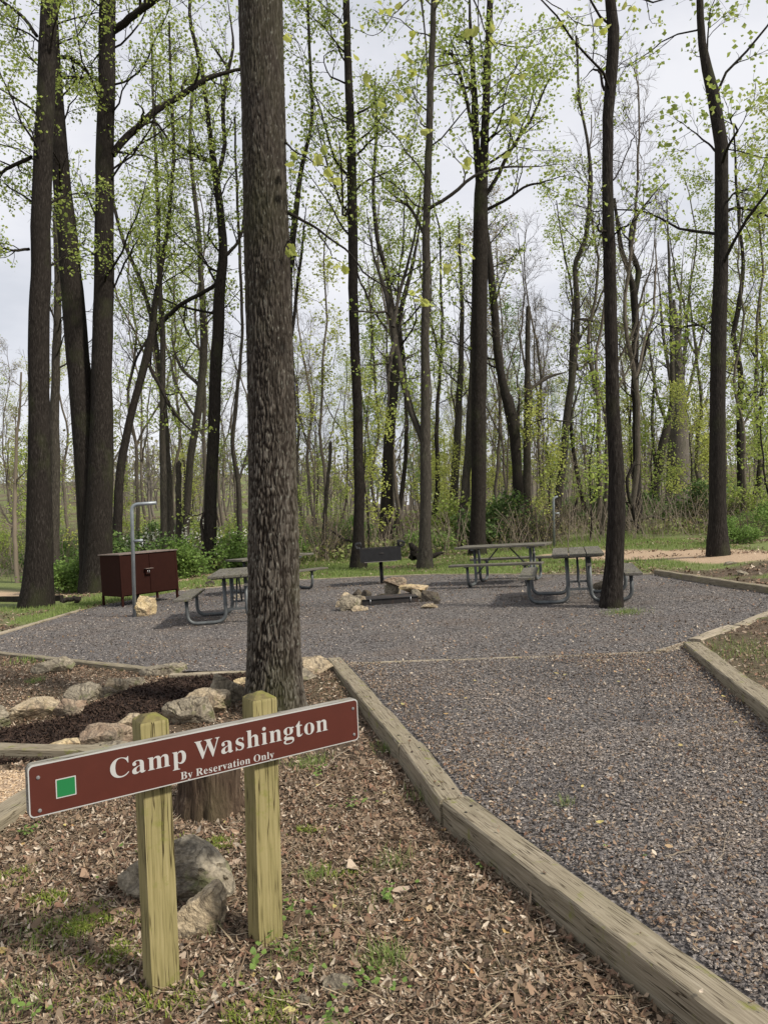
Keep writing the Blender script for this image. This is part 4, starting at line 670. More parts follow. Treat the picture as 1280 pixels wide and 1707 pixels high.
for i, a in enumerate((
    (42, 1204, 100, 30, .7, ROCKT, 'flat tan stone at the left frame edge of the upper stone row'),
    (-25, 1218, 70, 36, .8, ROCKG, 'stone cut off by the left frame edge at the start of the upper row'),
    (108, 1191, 50, 28, .8, ROCKR, 'reddish rounded stone, second in the upper row by the mulch'),
    (132, 1170, 50, 30, .8, ROCKG, 'grey green lump behind the reddish stone in the upper row'),
    (172, 1164, 30, 16, .8, ROCKD, 'small dark stone half sunk in the upper row'),
    (188, 1157, 46, 24, .7, ROCKT, 'tan slanted stone near the far end of the upper row'),
    (222, 1143, 30, 12, .8, ROCKG, 'little low stone at the far end of the upper row'),
    (268, 1130, 68, 18, .7, ROCKG, 'flat mossy slab at the end of the pad timber'),
    (112, 1248, 68, 19, .6, ROCKY, 'yellow cream coloured flat stone in the lower row'),
    (172, 1243, 78, 34, .7, ROCKR, 'reddish brown stone in the lower row, left of the sign post'),
    (172, 1252, 70, 14, .6, ROCKG, 'flat grey stone in front of the reddish lower row stone'),
    (218, 1226, 54, 30, .8, ROCKT, 'brown stone half behind the left sign post top'),
    (312, 1210, 72, 44, .8, ROCKG, 'large smooth grey stone right of the left post top in the lower row'),
    (338, 1186, 70, 34, .8, ROCKT, 'pale tan stone behind the large smooth grey one'),
    (376, 1176, 58, 50, .8, ROCKG, 'tall pointed mossy stone, highest of the lower row'),
    (404, 1150, 26, 14, .8, ROCKY, 'small yellowish flat stone against the ridged trunk'))):
    rock(a[0], a[1], a[2] * 1.14, a[3] * 1.05, a[4], a[5], a[6], 50 + i, -.05 if a[1] < 1200 else -.09, RB)
rock(82, 1128, 66, 26, .6, ROCKG, 'long mossy stone lying on leaves just below the left pad timber', 81, -.06)
rock(526, 1127, 54, 26, .8, ROCKT, 'mossy brown stone between the ridged trunk and the timber end', 82, -.05); rock(506, 1140, 40, 18, .8, ROCKG, 'small grey stone tucked beside the ridged trunk base', 83, -.06)
rock(284, 1508, 200, 100, .6, ROCKG, 'big grey boulder lying behind the left sign post', 84, -.10, rz=-.25)
rock(335, 1562, 84, 78, .55, ROCKT, 'tan pinkish rock leaning against the boulder between the sign posts', 85, -.11, rz=.6)
rock(560, 1664, 54, 22, .8, ROCKG, 'small half buried mossy stone in the foreground litter right of the posts', 86, -.12); rock(508, 1680, 24, 16, .9, ROCKG, 'tiny round stone in the foreground near the white stick', 87, -.12)
rock(240, 1027, 36, 34, .8, ROCKY, 'yellow brown boulder at the foot of the grey pole by the locker', 88, 0, rz=.4)
FRG = 'stones piled around the fire ring'
for i, a in enumerate((
    (583, 1018, 34, 26, ROCKG, 'large slanted grey stone at the front left of the fire ring'), (599, 1019, 28, 10, ROCKT, 'flat pale stone lying front left of the fire ring'),
    (578, 1000, 24, 12, ROCKT, 'pale pinkish stone on the back left of the fire ring'), (597, 996, 18, 14, ROCKD, 'dark angular stone at the left rear ring corner'),
    (610, 998, 18, 15, ROCKD, 'dark block shaped stone standing behind the ring at left'), (571, 1012, 22, 10, ROCKT, 'low tan stone at the far left of the stone pile'),
    (630, 997, 32, 7, ROCKT, 'long thin pale stone on the rear rim of the ring'), (656, 997, 30, 27, ROCKG, 'upright grey block stone of the rear pile'),
    (658, 977, 34, 14, ROCKR, 'reddish cap stone on top of the rear pile'), (689, 988, 42, 14, ROCKY, 'yellow slab bridging the dark hollow of the rear pile'),
    (699, 999, 24, 20, ROCKG, 'grey stone under the right end of the yellow slab'), (718, 1004, 32, 20, ROCKD, 'brown stone at the right end of the ring'),
    (712, 1011, 28, 9, ROCKY, 'thin yellow slab leaning on the right brown stone'), (716, 1015, 28, 9, ROCKT, 'flat pale stone lying front right of the ring'), (728, 1008, 10, 8, ROCKD, 'pebble sized dark stone at the right tip of the pile'), (590, 1007, 34, 14, ROCKG, 'broad low grey stone between the pale stones left of the ring'), (606, 1010, 16, 17, ROCKT, 'narrow tilted pale stone touching the left end of the ring'))):
    o = rock(a[0], a[1], a[2], a[3], .8, a[4], a[5], 120 + i, 0, FRG, small=True)
    if 'top of' in a[5] or 'bridging' in a[5] or 'thin yellow' in a[5]:
        y = U(a[0], 997)[1]; o.location = [float(v) for v in PD(a[0], a[1] - a[3] * .5, y)]; o.scale = (1, 1, .62)
rock(1006, 985, 30, 18, .8, ROCKG, 'grey stone on the gravel behind the slender tree, under the table', 140, 0, small=True)
rock(348, 976, 18, 9, .8, ROCKD, 'small dark stone on the far grass edge left of the tables', 141, 0, small=True); rock(372, 976, 14, 6, .8, ROCKD, 'tiny dark stone beside the left table', 142, 0, small=True)
rock(395, 998, 0.1 * 100, 8, .8, ROCKG, 'small pale stone under the far left table', 143, 0, small=True)
rock(1222, 944, 22, 5, .8, ROCKG, 'low grey stone in the grass right of the far right tree', 144, .02, small=True); rock(1240, 957, 20, 8, .8, ROCKG, 'grey stone in the leaves beyond the far right timber', 145, .05, small=True)

# ------------------------------------------------------------------ stump and loose sticks
b = U(352, 1346, -.10); root = empty('tree_stump', b, 'rotten brown tree stump half hidden behind the sign', 'stump'); n, m = 60, 14; a = np.arange(n) * 2 * math.pi / n; R0 = 52 * b[1] / F
rows = []
for k in range(m):
    z = -.08 + .36 * k / (m - 1); rr = R0 * (1.18 - .25 * min(1, (z + .08) / .2)); P_ = np.stack([np.cos(a) * rr, np.sin(a) * rr, np.full(n, z)], 1); q = fbm(np.stack([np.cos(a) * 5, np.sin(a) * 5, np.full(n, z * 3)], 1), 3); P_[:, :2] *= (1 + (q - .5) * .45)[:, None]
    if k == m - 1: P_[:, 2] += (fbm(np.stack([np.cos(a) * 3, np.sin(a) * 3, a * 0], 1), 3, 4) - .5) * .12
    rows.append(P_)
rows.append(rows[-1] * (.8, .8, 1) - (0, 0, .02)); rows.append(rows[-1] * (.1, .1, 1) - (0, 0, .05)); V = np.array(rows); idx = np.arange(len(rows) * n).reshape(-1, n); nx = np.roll(idx, -1, 1)
link('wood', MB().add(V.reshape(-1, 3), np.stack([idx[:-1], nx[:-1], nx[1:], idx[1:]], -1).reshape(-1, 4)).mesh('wood'), mat_bark('stump_wood', (.025, .018, .013), (.08, .055, .038), (.16, .12, .085), 60, 1, 0, .12), root)
def stick(pts, rpx, mat, label, lift=.012, off_=-.11, taper=.5, name='fallen_stick', jit=.01, seed=0):
    W_ = np.array([U(x, y, off_) for x, y in pts]); rg = np.random.RandomState(seed); ts = np.linspace(0, len(pts) - 1, 6 * len(pts)); P_ = np.stack([np.interp(ts, range(len(pts)), W_[:, k]) for k in range(3)], 1); P_[:, :2] += rg.randn(len(P_), 2) * jit * .4
    P_[:, 2] = np.maximum(gh(P_[:, 0], P_[:, 1]), -9 if off_ < -.01 else plane(P_[:, 0]) + .0) + lift; r = rpx * W_[0, 1] / F * np.linspace(1, taper, len(P_)); o = link(name, MB().tube(P_ - P_[0], r, 7).mesh(name), mat, loc=P_[0]); return tag(o, label, 'stick')
stick([(316, 1712), (345, 1680), (392, 1658), (432, 1640)], 2.8, mat_metal('pale_barkless_stick', (.34, .30, .25), 0, .8), 'pale barkless stick lying on the litter in front of the sign', seed=1)
stick([(482, 1655), (496, 1620), (500, 1585), (498, 1562)], 1.6, TWIGP, 'thin curved twig just right of the right sign post', seed=2)
stick([(540, 1285), (560, 1262), (592, 1244), (615, 1236)], 1.6, TWIGP, 'thin pale twig on the grass under the right sign end', seed=3)
stick([(1108, 1434), (1130, 1428), (1150, 1421), (1168, 1412)], 1.7, TWIGP, 'short forked pale twig on the near gravel', .015, 0, seed=4)
stick([(1186, 1448), (1206, 1430), (1206, 1410), (1216, 1390)], 1.3, TWIGP, 'thin curved twig on the gravel near the right frame edge', .015, 0, seed=5)
stick([(0, 1622), (30, 1628), (50, 1632)], 2.2, TWIG, 'reddish brown stick at the left frame edge in the foreground', seed=6)
stick([(60, 1622), (90, 1604), (125, 1590), (160, 1572)], 2.4, TWIG, 'dark twig in the moss left of the sign posts', seed=7)
stick([(690, 1700), (760, 1664), (830, 1640), (888, 1600)], 1.3, TWIGP, 'long straw coloured stem lying before the near timber', seed=8)
stick([(745, 1254), (758, 1258), (768, 1252)], 2.4, NT('white_scrap').color((.5, .47, .42)).m, 'small white curl of bark on the path beside the timber bend', .015, 0, seed=9)
# ------------------------------------------------------------------ trees
def resample(P, n, rng=None, jit=0):
    P = np.asarray(P, float); d = np.r_[0, np.cumsum(np.linalg.norm(np.diff(P[:, :3], axis=0), axis=1))]; t_ = np.linspace(0, d[-1], n)
    k = np.clip(np.searchsorted(d, t_, 'right') - 1, 0, len(P) - 2); f = ((t_ - d[k]) / np.maximum(d[k + 1] - d[k], 1e-9))[:, None]
    Pm = np.vstack([2 * P[0] - P[1], P, 2 * P[-1] - P[-2]]); p0, p1, p2, p3 = Pm[k], Pm[k + 1], Pm[k + 2], Pm[k + 3]
    m1, m2 = (p2 - p0) * .35, (p3 - p1) * .35; o = (2 * f**3 - 3 * f**2 + 1) * p1 + (f**3 - 2 * f**2 + f) * m1 + (-2 * f**3 + 3 * f**2) * p2 + (f**3 - f**2) * m2
    if rng is not None and jit: w = rng.randn(n, 3) * jit; w = (w + np.roll(w, 1, 0) + np.roll(w, -1, 0)) / 2; w[0] = 0; o[:, :3] += w
    return o
def grow(P, R, n_per, t0, t1, Lf, ang, npts, rng, up=.1, wander=.22, ratio=.5, rmin=.002, tip=.35, flat=0):
    # P (M,N,3), R (M,N) parents -> children (M*n_per, npts, 3)
    M, N, _ = P.shape; K = M * n_per; par = np.repeat(np.arange(M), n_per); t_ = t0 + (t1 - t0) * ((np.tile(np.arange(n_per), M) + rng.rand(K)) / n_per)
    x = t_ * (N - 1); i = np.clip(x.astype(int), 0, N - 2); f = (x - i)[:, None]; p = P[par, i] * (1 - f) + P[par, i + 1] * f; r = R[par, i] * (1 - f[:, 0]) + R[par, i + 1] * f[:, 0]
    T = nrm(P[par, i + 1] - P[par, i]); q = rng.randn(K, 3); q = nrm(q - (q * T).sum(1, keepdims=True) * T); a = np.radians(ang[0] + (ang[1] - ang[0]) * rng.rand(K))[:, None]
    d = np.cos(a) * T + np.sin(a) * q; d[:, 2] *= (1 - flat); d = nrm(d); Lk = Lf * (1 - .55 * (t_ - t0) / max(1e-6, t1 - t0)) * (.55 + .75 * rng.rand(K)); out = [p]; 
    for s in range(npts - 1):
        d = nrm(d + rng.randn(K, 3) * wander + np.array([0, 0, up])); out.append(out[-1] + d * (Lk / (npts - 1))[:, None])
    C_ = np.stack(out, 1); r0 = np.maximum(r * ratio, rmin); return C_, r0[:, None] * np.linspace(1, tip, npts)[None] , Lk
def leafquads(C_, s, rng, droop=.3):
    n = len(C_); a = rng.randn(n, 3); a[:, 2] = a[:, 2] * .5 - droop; a = nrm(a); b = nrm(np.cross(a, rng.randn(n, 3))); c = np.cross(a, b); s = (s * (.6 + .7 * rng.rand(n)))[:, None]
    V = np.stack([C_, C_ + a * s * .5 + b * s * .42 + c * s * .12, C_ + a * s, C_ + a * s * .5 - b * s * .42 + c * s * .12], 1); return V.reshape(-1, 3), np.arange(n * 4).reshape(n, 4)
def tipleaves(P, rng, per, s, spread, droop=.3, t0=.25):
    M, N, _ = P.shape; n = M * per
    if n == 0: return None
    m = np.repeat(np.arange(M), per); x = (t0 + (1 - t0) * rng.rand(n)) * (N - 1); i = np.clip(x.astype(int), 0, N - 2); f = (x - i)[:, None]
    c = P[m, i] * (1 - f) + P[m, i + 1] * f + rng.randn(n, 3) * spread; return leafquads(c, s, rng, droop)
def clumpmask(P, rng, keep):                                             # leave some twigs bare, whole clumps at a time
    c = P.mean(1); return fbm(c * .55 + rng.rand(3) * 50, 2) < keep
def thin(px): return px
def make_tree(name, label, cat, base, chains, rng, bark=BARK, leaf=LEAF, n1=14, t0=.45, L1=3.0, n2=5, n3=4, per=3, s=.06, spread=.05, keep=.7, ang=(40, 75), up=.10, rmin=.004, group=None, sides=16, twigm=None, flare=.28, nt=46, limbside=8, broken=False, jit=.012, dens=1.0, droop=.3, lratio=.25):
    """chains[0] = trunk (K,4) x y z r in world metres; the others = traced limbs"""
    root = empty(name, base, label, cat, group); base = np.array(base); tr = resample(chains[0], nt, rng, jit); tr[:, 3] = np.maximum(tr[:, 3], rmin); tr[:, :3] -= base
    mb = MB(); h = tr[:, 2]; r = tr[:, 3] * (1 + flare * np.exp(-np.maximum(h, 0) / .28)); V, Qd = tubes(tr[None, :, :3], r[None], sides)
    ctr = np.repeat(tr[:, :3], sides, 0); dv = V - ctr; a_ = np.tile(np.arange(sides), nt); lob = 1 + (fbm(np.stack([np.cos(a_ * 2 * math.pi / sides) * 1.6, np.sin(a_ * 2 * math.pi / sides) * 1.6, V[:, 2] * .9 + rng.rand() * 9], 1), 3) - .5) * (.22 + .5 * np.exp(-np.maximum(V[:, 2], 0) / .3)) * min(1, flare * 2)
    mb.add(ctr + dv * lob[:, None], Qd)
    if broken: mb.tube(np.array([tr[-1, :3] - (0, 0, .02), tr[-1, :3] + (.01, 0, .1)]), [tr[-1, 3], .004], 7, False)
    trunk = link('trunk', mb.mesh('trunk'), bark, root)
    allp = [(tr[None, :, :3], tr[None, :, 3], t0)]; lb = MB(); limbs = []
    for c in chains[1:]:
        q = resample(c, 16, rng, jit * 1.2); q[:, :3] -= base; q[:, 3] = np.maximum(q[:, 3] * np.r_[np.ones(9), np.linspace(1, .25, 7)], rmin)
        if n1 or n2: lb.tube(q[:, :3], q[:, 3], limbside + 2, False); limbs.append(q)
        else: link('branch', MB().tube(q[:, :3], q[:, 3], limbside + 2, False).mesh('branch'), bark, root)
    L2P, L2R = [], []
    if n1: 
        P1, R1, _ = grow(allp[0][0], allp[0][1], n1, t0, .99, L1, ang, 8, rng, up, .20, lratio, rmin * 1.6, .25); v_, q_ = tubes(P1, R1, limbside); lb.add(v_, q_); L2P.append(P1); L2R.append(R1)
    if limbs: L2P.append(np.stack([q[np.linspace(2, 15, 8).astype(int), :3] for q in limbs])); L2R.append(np.stack([q[np.linspace(2, 15, 8).astype(int), 3] for q in limbs]))
    if L2P:
        P1 = np.concatenate(L2P); R1 = np.concatenate(L2R); l1 = np.linalg.norm(P1[:, -1] - P1[:, 0], axis=1).mean()
        P2, R2, _ = grow(P1, R1, n2, .15, 1, max(.5, l1 * .5), (28, 65), 6, rng, up * .8, .20, .5, rmin, .35); v_, q_ = tubes(P2, R2, 4); lb.add(v_, q_)
        P3, R3, _ = grow(P2, R2, n3, .1, 1, max(.25, l1 * .24), (25, 60), 4, rng, up * .5, .22, .6, rmin * .6, .5); v_, q_ = tubes(P3, R3, 3); lb.add(v_, q_)
        link('branches', lb.mesh('branches'), twigm or bark, root)
        if per:
            k = clumpmask(P3, rng, keep); PL = P3[k]; r_ = tipleaves(PL, rng, per, s, spread, droop)
            if r_ is not None and len(r_[0]): link('foliage', MB().add(*r_).mesh('foliage', False), leaf, root)
    return root
def trace(D, pts, depth=0.0, top=None, up_to=None):
    """pixel trace (x, y, width px) of a trunk or limb standing D metres ahead -> world x y z r; depth = how far the tip comes nearer (-) or goes back (+)"""
    n = len(pts); out = []
    for i, (x, y, w) in enumerate(pts):
        d = D + depth * i / max(1, n - 1); p = PD(x, y, d); out.append((p[0], p[1], p[2], w * d / F / 2))
    return np.array(out)
def extend(tr, H, lean=(0, 0), rtop=.03):
    p = tr[-1]; z = p[2]; k = [tr]
    if H > z + .5: k.append(np.array([[p[0] + lean[0] * .5, p[1] + lean[1] * .5, (z + H) / 2, (p[3] * .62 + rtop * .38)], [p[0] + lean[0], p[1] + lean[1], H, rtop]]))
    return np.vstack(k)
def root_(tr, b=.25): p = tr[0].copy(); p[2] -= b; return np.vstack([p, tr])

NEARG = 'tall trees standing around the gravel pad'
def T(label, pts, limbs=(), D=None, H=20, seed=0, lean=(0, 0), **kw):
    x, y, w = pts[0]; b = U(x, y, 0) if D is None else PD(x, y, D); D = b[1]; z = gz(b[0], b[1]); tr = trace(D, pts); tr[0, 2] = z; b = np.array([b[0], b[1], z]); tr = extend(tr, H, lean) if H else tr
    ch = [root_(tr)] + [trace(D, l[1:] if not isinstance(l[0], tuple) else l, l[0] if not isinstance(l[0], tuple) else (-.6 if i % 2 else .8)) for i, l in enumerate(limbs)]
    kw.setdefault('cat', 'tree'); kw.setdefault('group', NEARG); kw.setdefault('rmin', max(.003, D * .00038)); cat = kw.pop('cat'); nm = kw.pop('name', 'tree')
    return make_tree(nm, label, cat, b, ch, np.random.RandomState(seed + 500), **kw)

# the big ridged trunk by the sign
b = U(456, 1182, -.08); Dg = b[1]; pts = [(457, 1182, 92), (457, 1120, 87), (457, 1000, 84), (456, 880, 82), (454, 780, 80), (452, 690, 78), (449, 560, 75), (445, 430, 74), (441, 280, 73), (438, 140, 73), (435, 0, 73), (430, -300, 66), (424, -700, 54)]
tr = trace(Dg, pts); tr = extend(tr, 21, (-.3, .2), .05); tr[0, 2] = gz(b[0], b[1]); nr, ns = 820, 300; ch = resample(root_(tr), 120); b = np.array([b[0], b[1], gz(b[0], b[1])])
root = empty('tree', b, 'thick straight tree with deeply ridged bark right behind the sign', 'tree', NEARG)
zz = np.r_[np.linspace(ch[0, 2], 11.2, nr), np.linspace(11.4, 21, 40)]; q = np.stack([np.interp(zz, ch[:, 2], ch[:, k]) for k in (0, 1, 3)], 1); a = np.arange(ns) * 2 * math.pi / ns
hh = zz - b[2]; rad = q[:, 2] * (1 + .16 * np.exp(-np.maximum(hh, 0) / .22)); ca, sa = np.cos(a), np.sin(a); R_ = .21
pc = np.stack([np.broadcast_to(ca * R_, (len(zz), ns)), np.broadcast_to(sa * R_, (len(zz), ns)), np.broadcast_to(zz[:, None], (len(zz), ns))], -1); wv = pc + (fbm(pc * (3, 3, 5), 2, 9)[..., None] - .5) * (.05, .05, 0)
n1_ = fbm(wv * (48, 48, 7.5), 2, 3); n0_ = vn(wv * (70, 70, 13), 15); n2_ = vn(wv * (75, 75, 18), 5); n3_ = vn(pc * (120, 120, 60), 7); ridge = np.minimum(sstep(.0, .11, np.abs(n1_ - .5)), sstep(-.02, .16, np.abs(n0_ - .5)) * .8 + .2)
am = (.017 - .010 * sstep(2, 6, hh))[:, None]; disp = am * (ridge - .6) + .006 * (n2_ - .5) + .003 * (n3_ - .5) + (fbm(pc * (2, 2, .8), 2, 2) - .5) * .03 + (np.exp(-np.maximum(hh, 0) / .25) * .09)[:, None] * (fbm(pc * (5, 5, .5), 2, 12) - .45)
rr = rad[:, None] + disp; V = np.stack([q[:, 0:1] + rr * ca - b[0], q[:, 1:2] + rr * sa - b[1], np.broadcast_to(zz[:, None] - b[2], rr.shape)], -1); idx = np.arange(len(zz) * ns).reshape(len(zz), ns); nx = np.roll(idx, -1, 1)
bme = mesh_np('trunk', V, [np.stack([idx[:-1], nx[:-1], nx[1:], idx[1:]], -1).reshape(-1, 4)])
rc = bme.color_attributes.new('ridge', 'FLOAT_COLOR', 'POINT'); lichen_foot_light = (vn(pc * (95, 95, 60), 31) > (.84 - .05 * sstep(3, 0, hh)[:, None])) * (ridge > .6); rc.data.foreach_set('color', np.stack([.42 + (ridge - .42) * (1 - .62 * sstep(1.2, 4, hh)[:, None]), np.clip(n2_ * .6 + n3_ * .4, 0, 1), lichen_foot_light, np.ones_like(ridge)], -1).astype(np.float32).ravel())  # lichen flecks; height terms also paint in a backlit dark top and lighter foot
t = NT('bark_deep_ridges'); at = t.n('Attribute', attribute_name='ridge'); sp = t.n('SeparateColor'); t.l(at.outputs['Color'], sp.inputs[0])  # ridge attribute also carries the painted backlit dark top and lighter foot
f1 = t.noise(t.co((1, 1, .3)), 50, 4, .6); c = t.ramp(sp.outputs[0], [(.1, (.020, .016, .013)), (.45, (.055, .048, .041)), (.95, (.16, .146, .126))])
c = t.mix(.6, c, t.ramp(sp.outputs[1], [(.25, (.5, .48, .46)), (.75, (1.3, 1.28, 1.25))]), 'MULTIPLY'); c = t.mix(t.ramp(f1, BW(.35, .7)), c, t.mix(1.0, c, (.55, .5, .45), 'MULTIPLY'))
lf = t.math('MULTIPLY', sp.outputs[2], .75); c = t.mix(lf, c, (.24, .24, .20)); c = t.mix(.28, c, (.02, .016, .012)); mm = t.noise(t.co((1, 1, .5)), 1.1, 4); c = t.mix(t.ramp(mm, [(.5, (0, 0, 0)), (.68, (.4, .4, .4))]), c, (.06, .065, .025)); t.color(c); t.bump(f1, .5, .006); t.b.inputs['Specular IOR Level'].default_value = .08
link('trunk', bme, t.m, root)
# its branches: leafy twigs that hang into the upper middle of the picture
brl = [[(474, 352, 7), (498, 366, 5), (530, 384, 4), (568, 408, 3.5), (605, 452, 3), (648, 478, 2.4), (690, 492, 1.6), (722, 500, 1.2)], [(474, -260, 14), (560, -190, 9), (640, -90, 6), (700, -20, 4), (712, 90, 2.4), (716, 215, 1.6), (728, 245, 1)],
       [(560, -190, 7), (640, -160, 5), (760, -100, 4), (790, 0, 2.6), (812, 60, 2), (838, 90, 1.2), (868, 118, 1)], [(474, 230, 5), (484, 246, 3), (512, 262, 2.2), (548, 282, 1.4), (566, 292, 1)], [(530, 384, 3), (556, 430, 1.8), (574, 440, 1.2)],
       [(712, 90, 1.8), (700, 120, 1.4), (690, 200, 1), (672, 240, 1)], [(648, 478, 1.8), (690, 470, 1.4), (745, 410, 1.2), (772, 412, 1)], [(474, 400, 3), (486, 408, 2), (494, 420, 1)], [(700, -20, 3), (664, 20, 1.6), (620, 60, 1.2), (570, 30, 1)], [(760, -100, 3), (850, -60, 2.2), (950, 30, 1.6), (1010, 40, 1)], [(640, -90, 3), (590, -20, 1.6), (560, 60, 1)], [(950, 30, 1.2), (1030, 15, 1), (1050, 10, 1)]]
mb = MB(); lv = []
for i, l in enumerate(brl):
    q_ = resample(trace(Dg, l, -.9 if i in (1, 2) else -.3), 18, np.random.RandomState(i), .01); q_[:, :3] -= b; mb.tube(q_[:, :3], np.maximum(q_[:, 3], .0022), 6, False)
link('branches', mb.mesh('branches'), BARKD, root)
lsh = np.array([(0, 0), (.35, -.04), (.50, .18), (.40, .34), (.46, .58), (.26, .78), (.14, .92), (0, .84), (-.14, .92), (-.26, .78), (-.46, .58), (-.40, .34), (-.50, .18), (-.35, -.04)]) * (.95, 1)
def bigleaf(p, s, rng):
    az = rng.rand() * 6.28; dn = rng.uniform(-1.1, -.2); A = np.array([math.cos(az) * math.cos(dn), math.sin(az) * math.cos(dn), math.sin(dn)]); B_ = nrm((np.cross(A, [0, 0, 1.]) + rng.randn(3) * .3)[None])[0]; C_ = np.cross(A, B_); V = p + (lsh[:, 0:1] * B_ + lsh[:, 1:2] * A + (np.abs(lsh[:, 0:1]) * .35 - lsh[:, 1:2] ** 2 * .2) * C_) * s
    V = np.vstack([V, p + A * s * .45 - C_ * s * .05]); n = len(lsh); return V, [[j, (j + 1) % n, n] for j in range(n)]
lm = MB(); rg = np.random.RandomState(77)
for (x, y, k, sp_) in ((495, 240, 3, 10), (490, 262, 2, 8), (500, 284, 2, 8), (530, 260, 4, 9), (545, 285, 5, 10), (555, 295, 3, 6), (490, 156, 1, 2), (486, 60, 2, 6), (480, 410, 2, 5), (492, 416, 2, 4), (560, 436, 3, 8), (572, 440, 3, 6), (546, 428, 1, 3), (690, 486, 4, 8), (705, 495, 4, 8), (718, 500, 3, 6), (745, 408, 3, 8), (762, 412, 4, 9), (738, 440, 3, 8), (756, 442, 2, 6), (716, 218, 2, 4), (732, 240, 2, 3), (706, 70, 3, 7), (694, 50, 2, 5), (712, 100, 1, 4), (730, 10, 2, 6), (790, 44, 2, 5), (812, 50, 3, 8), (832, 62, 2, 6), (862, 122, 2, 8), (850, 190, 2, 6), (846, 250, 1, 3), (775, 268, 2, 5), (1004, 38, 4, 7), (1044, 4, 3, 5), (676, 104, 4, 10), (680, 152, 2, 6), (668, 232, 2, 6), (600, 36, 4, 16), (640, 30, 4, 14), (582, 92, 2, 6), (610, 130, 2, 8), (670, 10, 2, 5), (940, 26, 3, 7), (632, 168, 2, 5), (696, 182, 2, 5), (690, 120, 2, 4), (640, 200, 1, 4)):
    for j in range(k):
        p = PD(x + rg.randn() * sp_, y + rg.randn() * sp_, Dg - .25 + rg.randn() * .2) - b; lm.add(*[bigleaf(p, rg.uniform(.055, .09), rg)[0]], T=bigleaf(p, .08, rg)[1])
link('foliage', lm.mesh('foliage', False), LEAFY, root)

lv = dict(s=.075, per=8, spread=.09)
T('leftmost thick straight tree beside the left frame edge', [(62, 1010, 50), (66, 900, 42), (66, 700, 34), (68, 450, 32), (72, 250, 30), (80, 60, 27), (86, -60, 25), (90, -300, 22)],
  [[(52, 262, 7), (24, 275, 6), (0, 288, 5), (-40, 300, 4)], [(50, 415, 5), (20, 417, 4), (-10, 410, 3)], [(62, 60, 6), (30, 20, 5), (-10, -10, 4), (-60, -60, 3)]], H=17, seed=1, bark=BARK, n1=20, t0=.42, lratio=.14, L1=3.2, n2=7, n3=5, keep=.9, up=.02, **lv)
T('left leaning stem of the forked tree behind the brown locker', [(160, 985, 48), (155, 900, 44), (148, 780, 42), (135, 640, 38), (122, 500, 36), (108, 350, 30), (97, 200, 24), (88, 60, 22), (80, -80, 20), (72, -300, 16)],
  [[(100, 95, 7), (122, 97, 6), (140, 115, 5), (165, 136, 4)], [(102, 128, 5), (135, 130, 4), (160, 136, 3)]], H=15, seed=2, n1=14, t0=.5, lratio=.14, L1=3.4, n2=6, n3=5, keep=.6, up=.0, flare=.2, **lv)
T('right stem of the forked tree behind the brown locker', [(160, 986, 48), (164, 900, 44), (168, 780, 40), (170, 640, 34), (173, 480, 32), (176, 300, 29), (179, 150, 27), (180, 0, 26), (181, -250, 22)],
  [[(188, 258, 12), (205, 232, 12), (228, 212, 11), (262, 182, 11), (300, 158, 10), (345, 132, 9), (398, 117, 8), (450, 96, 6)], [(188, 52, 12), (215, 32, 12), (245, 10, 11), (285, -20, 10), (340, -70, 8)], [(228, 212, 5), (262, 205, 4), (300, 260, 3), (340, 268, 3)], [(190, 480, 3), (215, 430, 3), (240, 380, 2)]], H=18, seed=3, n1=18, t0=.42, lratio=.14, L1=3.4, n2=7, n3=5, keep=.9, up=.0, flare=.25, **lv)
T('slender tree growing in the gravel at right beside the picnic table', [(1020, 1012, 34), (1022, 960, 31), (1026, 850, 28), (1022, 700, 23), (1017, 550, 21), (1013, 400, 20), (1010, 300, 18), (1012, 200, 18), (1020, 110, 20), (1022, 60, 19), (1014, 0, 17), (1008, -120, 15)],
  [[(1012, 156, 5), (1000, 122, 4), (985, 118, 3), (965, 140, 2)], [(1014, 390, 4), (1000, 385, 4), (996, 372, 3), (1002, 355, 2)], [(1022, 300, 3), (1040, 270, 2), (1052, 235, 2), (1080, 190, 2)], [(1018, 395, 3), (1035, 380, 3), (1060, 365, 2), (1090, 330, 2)]], H=14, seed=4, n1=12, t0=.5, L1=2.6, n2=5, n3=5, keep=.55, s=.06, per=4, spread=.06, flare=.25)
T('dark straight tree at right beside the tan trail', [(1197, 932, 34), (1196, 880, 28), (1195, 700, 25), (1199, 520, 24), (1202, 380, 22), (1202, 250, 21), (1192, 190, 20), (1183, 140, 19), (1170, 80, 13), (1166, 0, 11), (1168, -160, 9)],
  [[(1196, 262, 4), (1175, 235, 3), (1150, 215, 2), (1120, 195, 2)], [(1205, 345, 3), (1230, 320, 3), (1262, 312, 2)], [(1188, 560, 3), (1160, 540, 2), (1130, 535, 2)]], H=27, seed=5, bark=BARKD, n1=22, t0=.18, L1=4.2, n2=5, n3=5, keep=.8, s=.12, per=5, spread=.14, up=.02)
T('straight mid grey tree left of the black grill', [(597, 946, 26), (599, 900, 19), (599, 800, 17), (594, 650, 16), (589, 480, 16), (587, 350, 16), (584, 220, 15), (579, 80, 12), (576, -40, 11)],
  [[(592, 300, 5), (576, 290, 5), (556, 262, 4), (530, 170, 3), (500, 110, 3)], [(592, 320, 6), (580, 350, 5), (572, 360, 4), (566, 240, 3), (548, 190, 2)], [(596, 190, 4), (625, 170, 3), (660, 120, 2)], [(596, 258, 4), (622, 232, 3), (645, 200, 2)]], H=22, seed=6, bark=BARK, n1=18, t0=.42, L1=3.6, n2=6, n3=5, keep=.88, s=.10, per=7, spread=.15, up=.03)
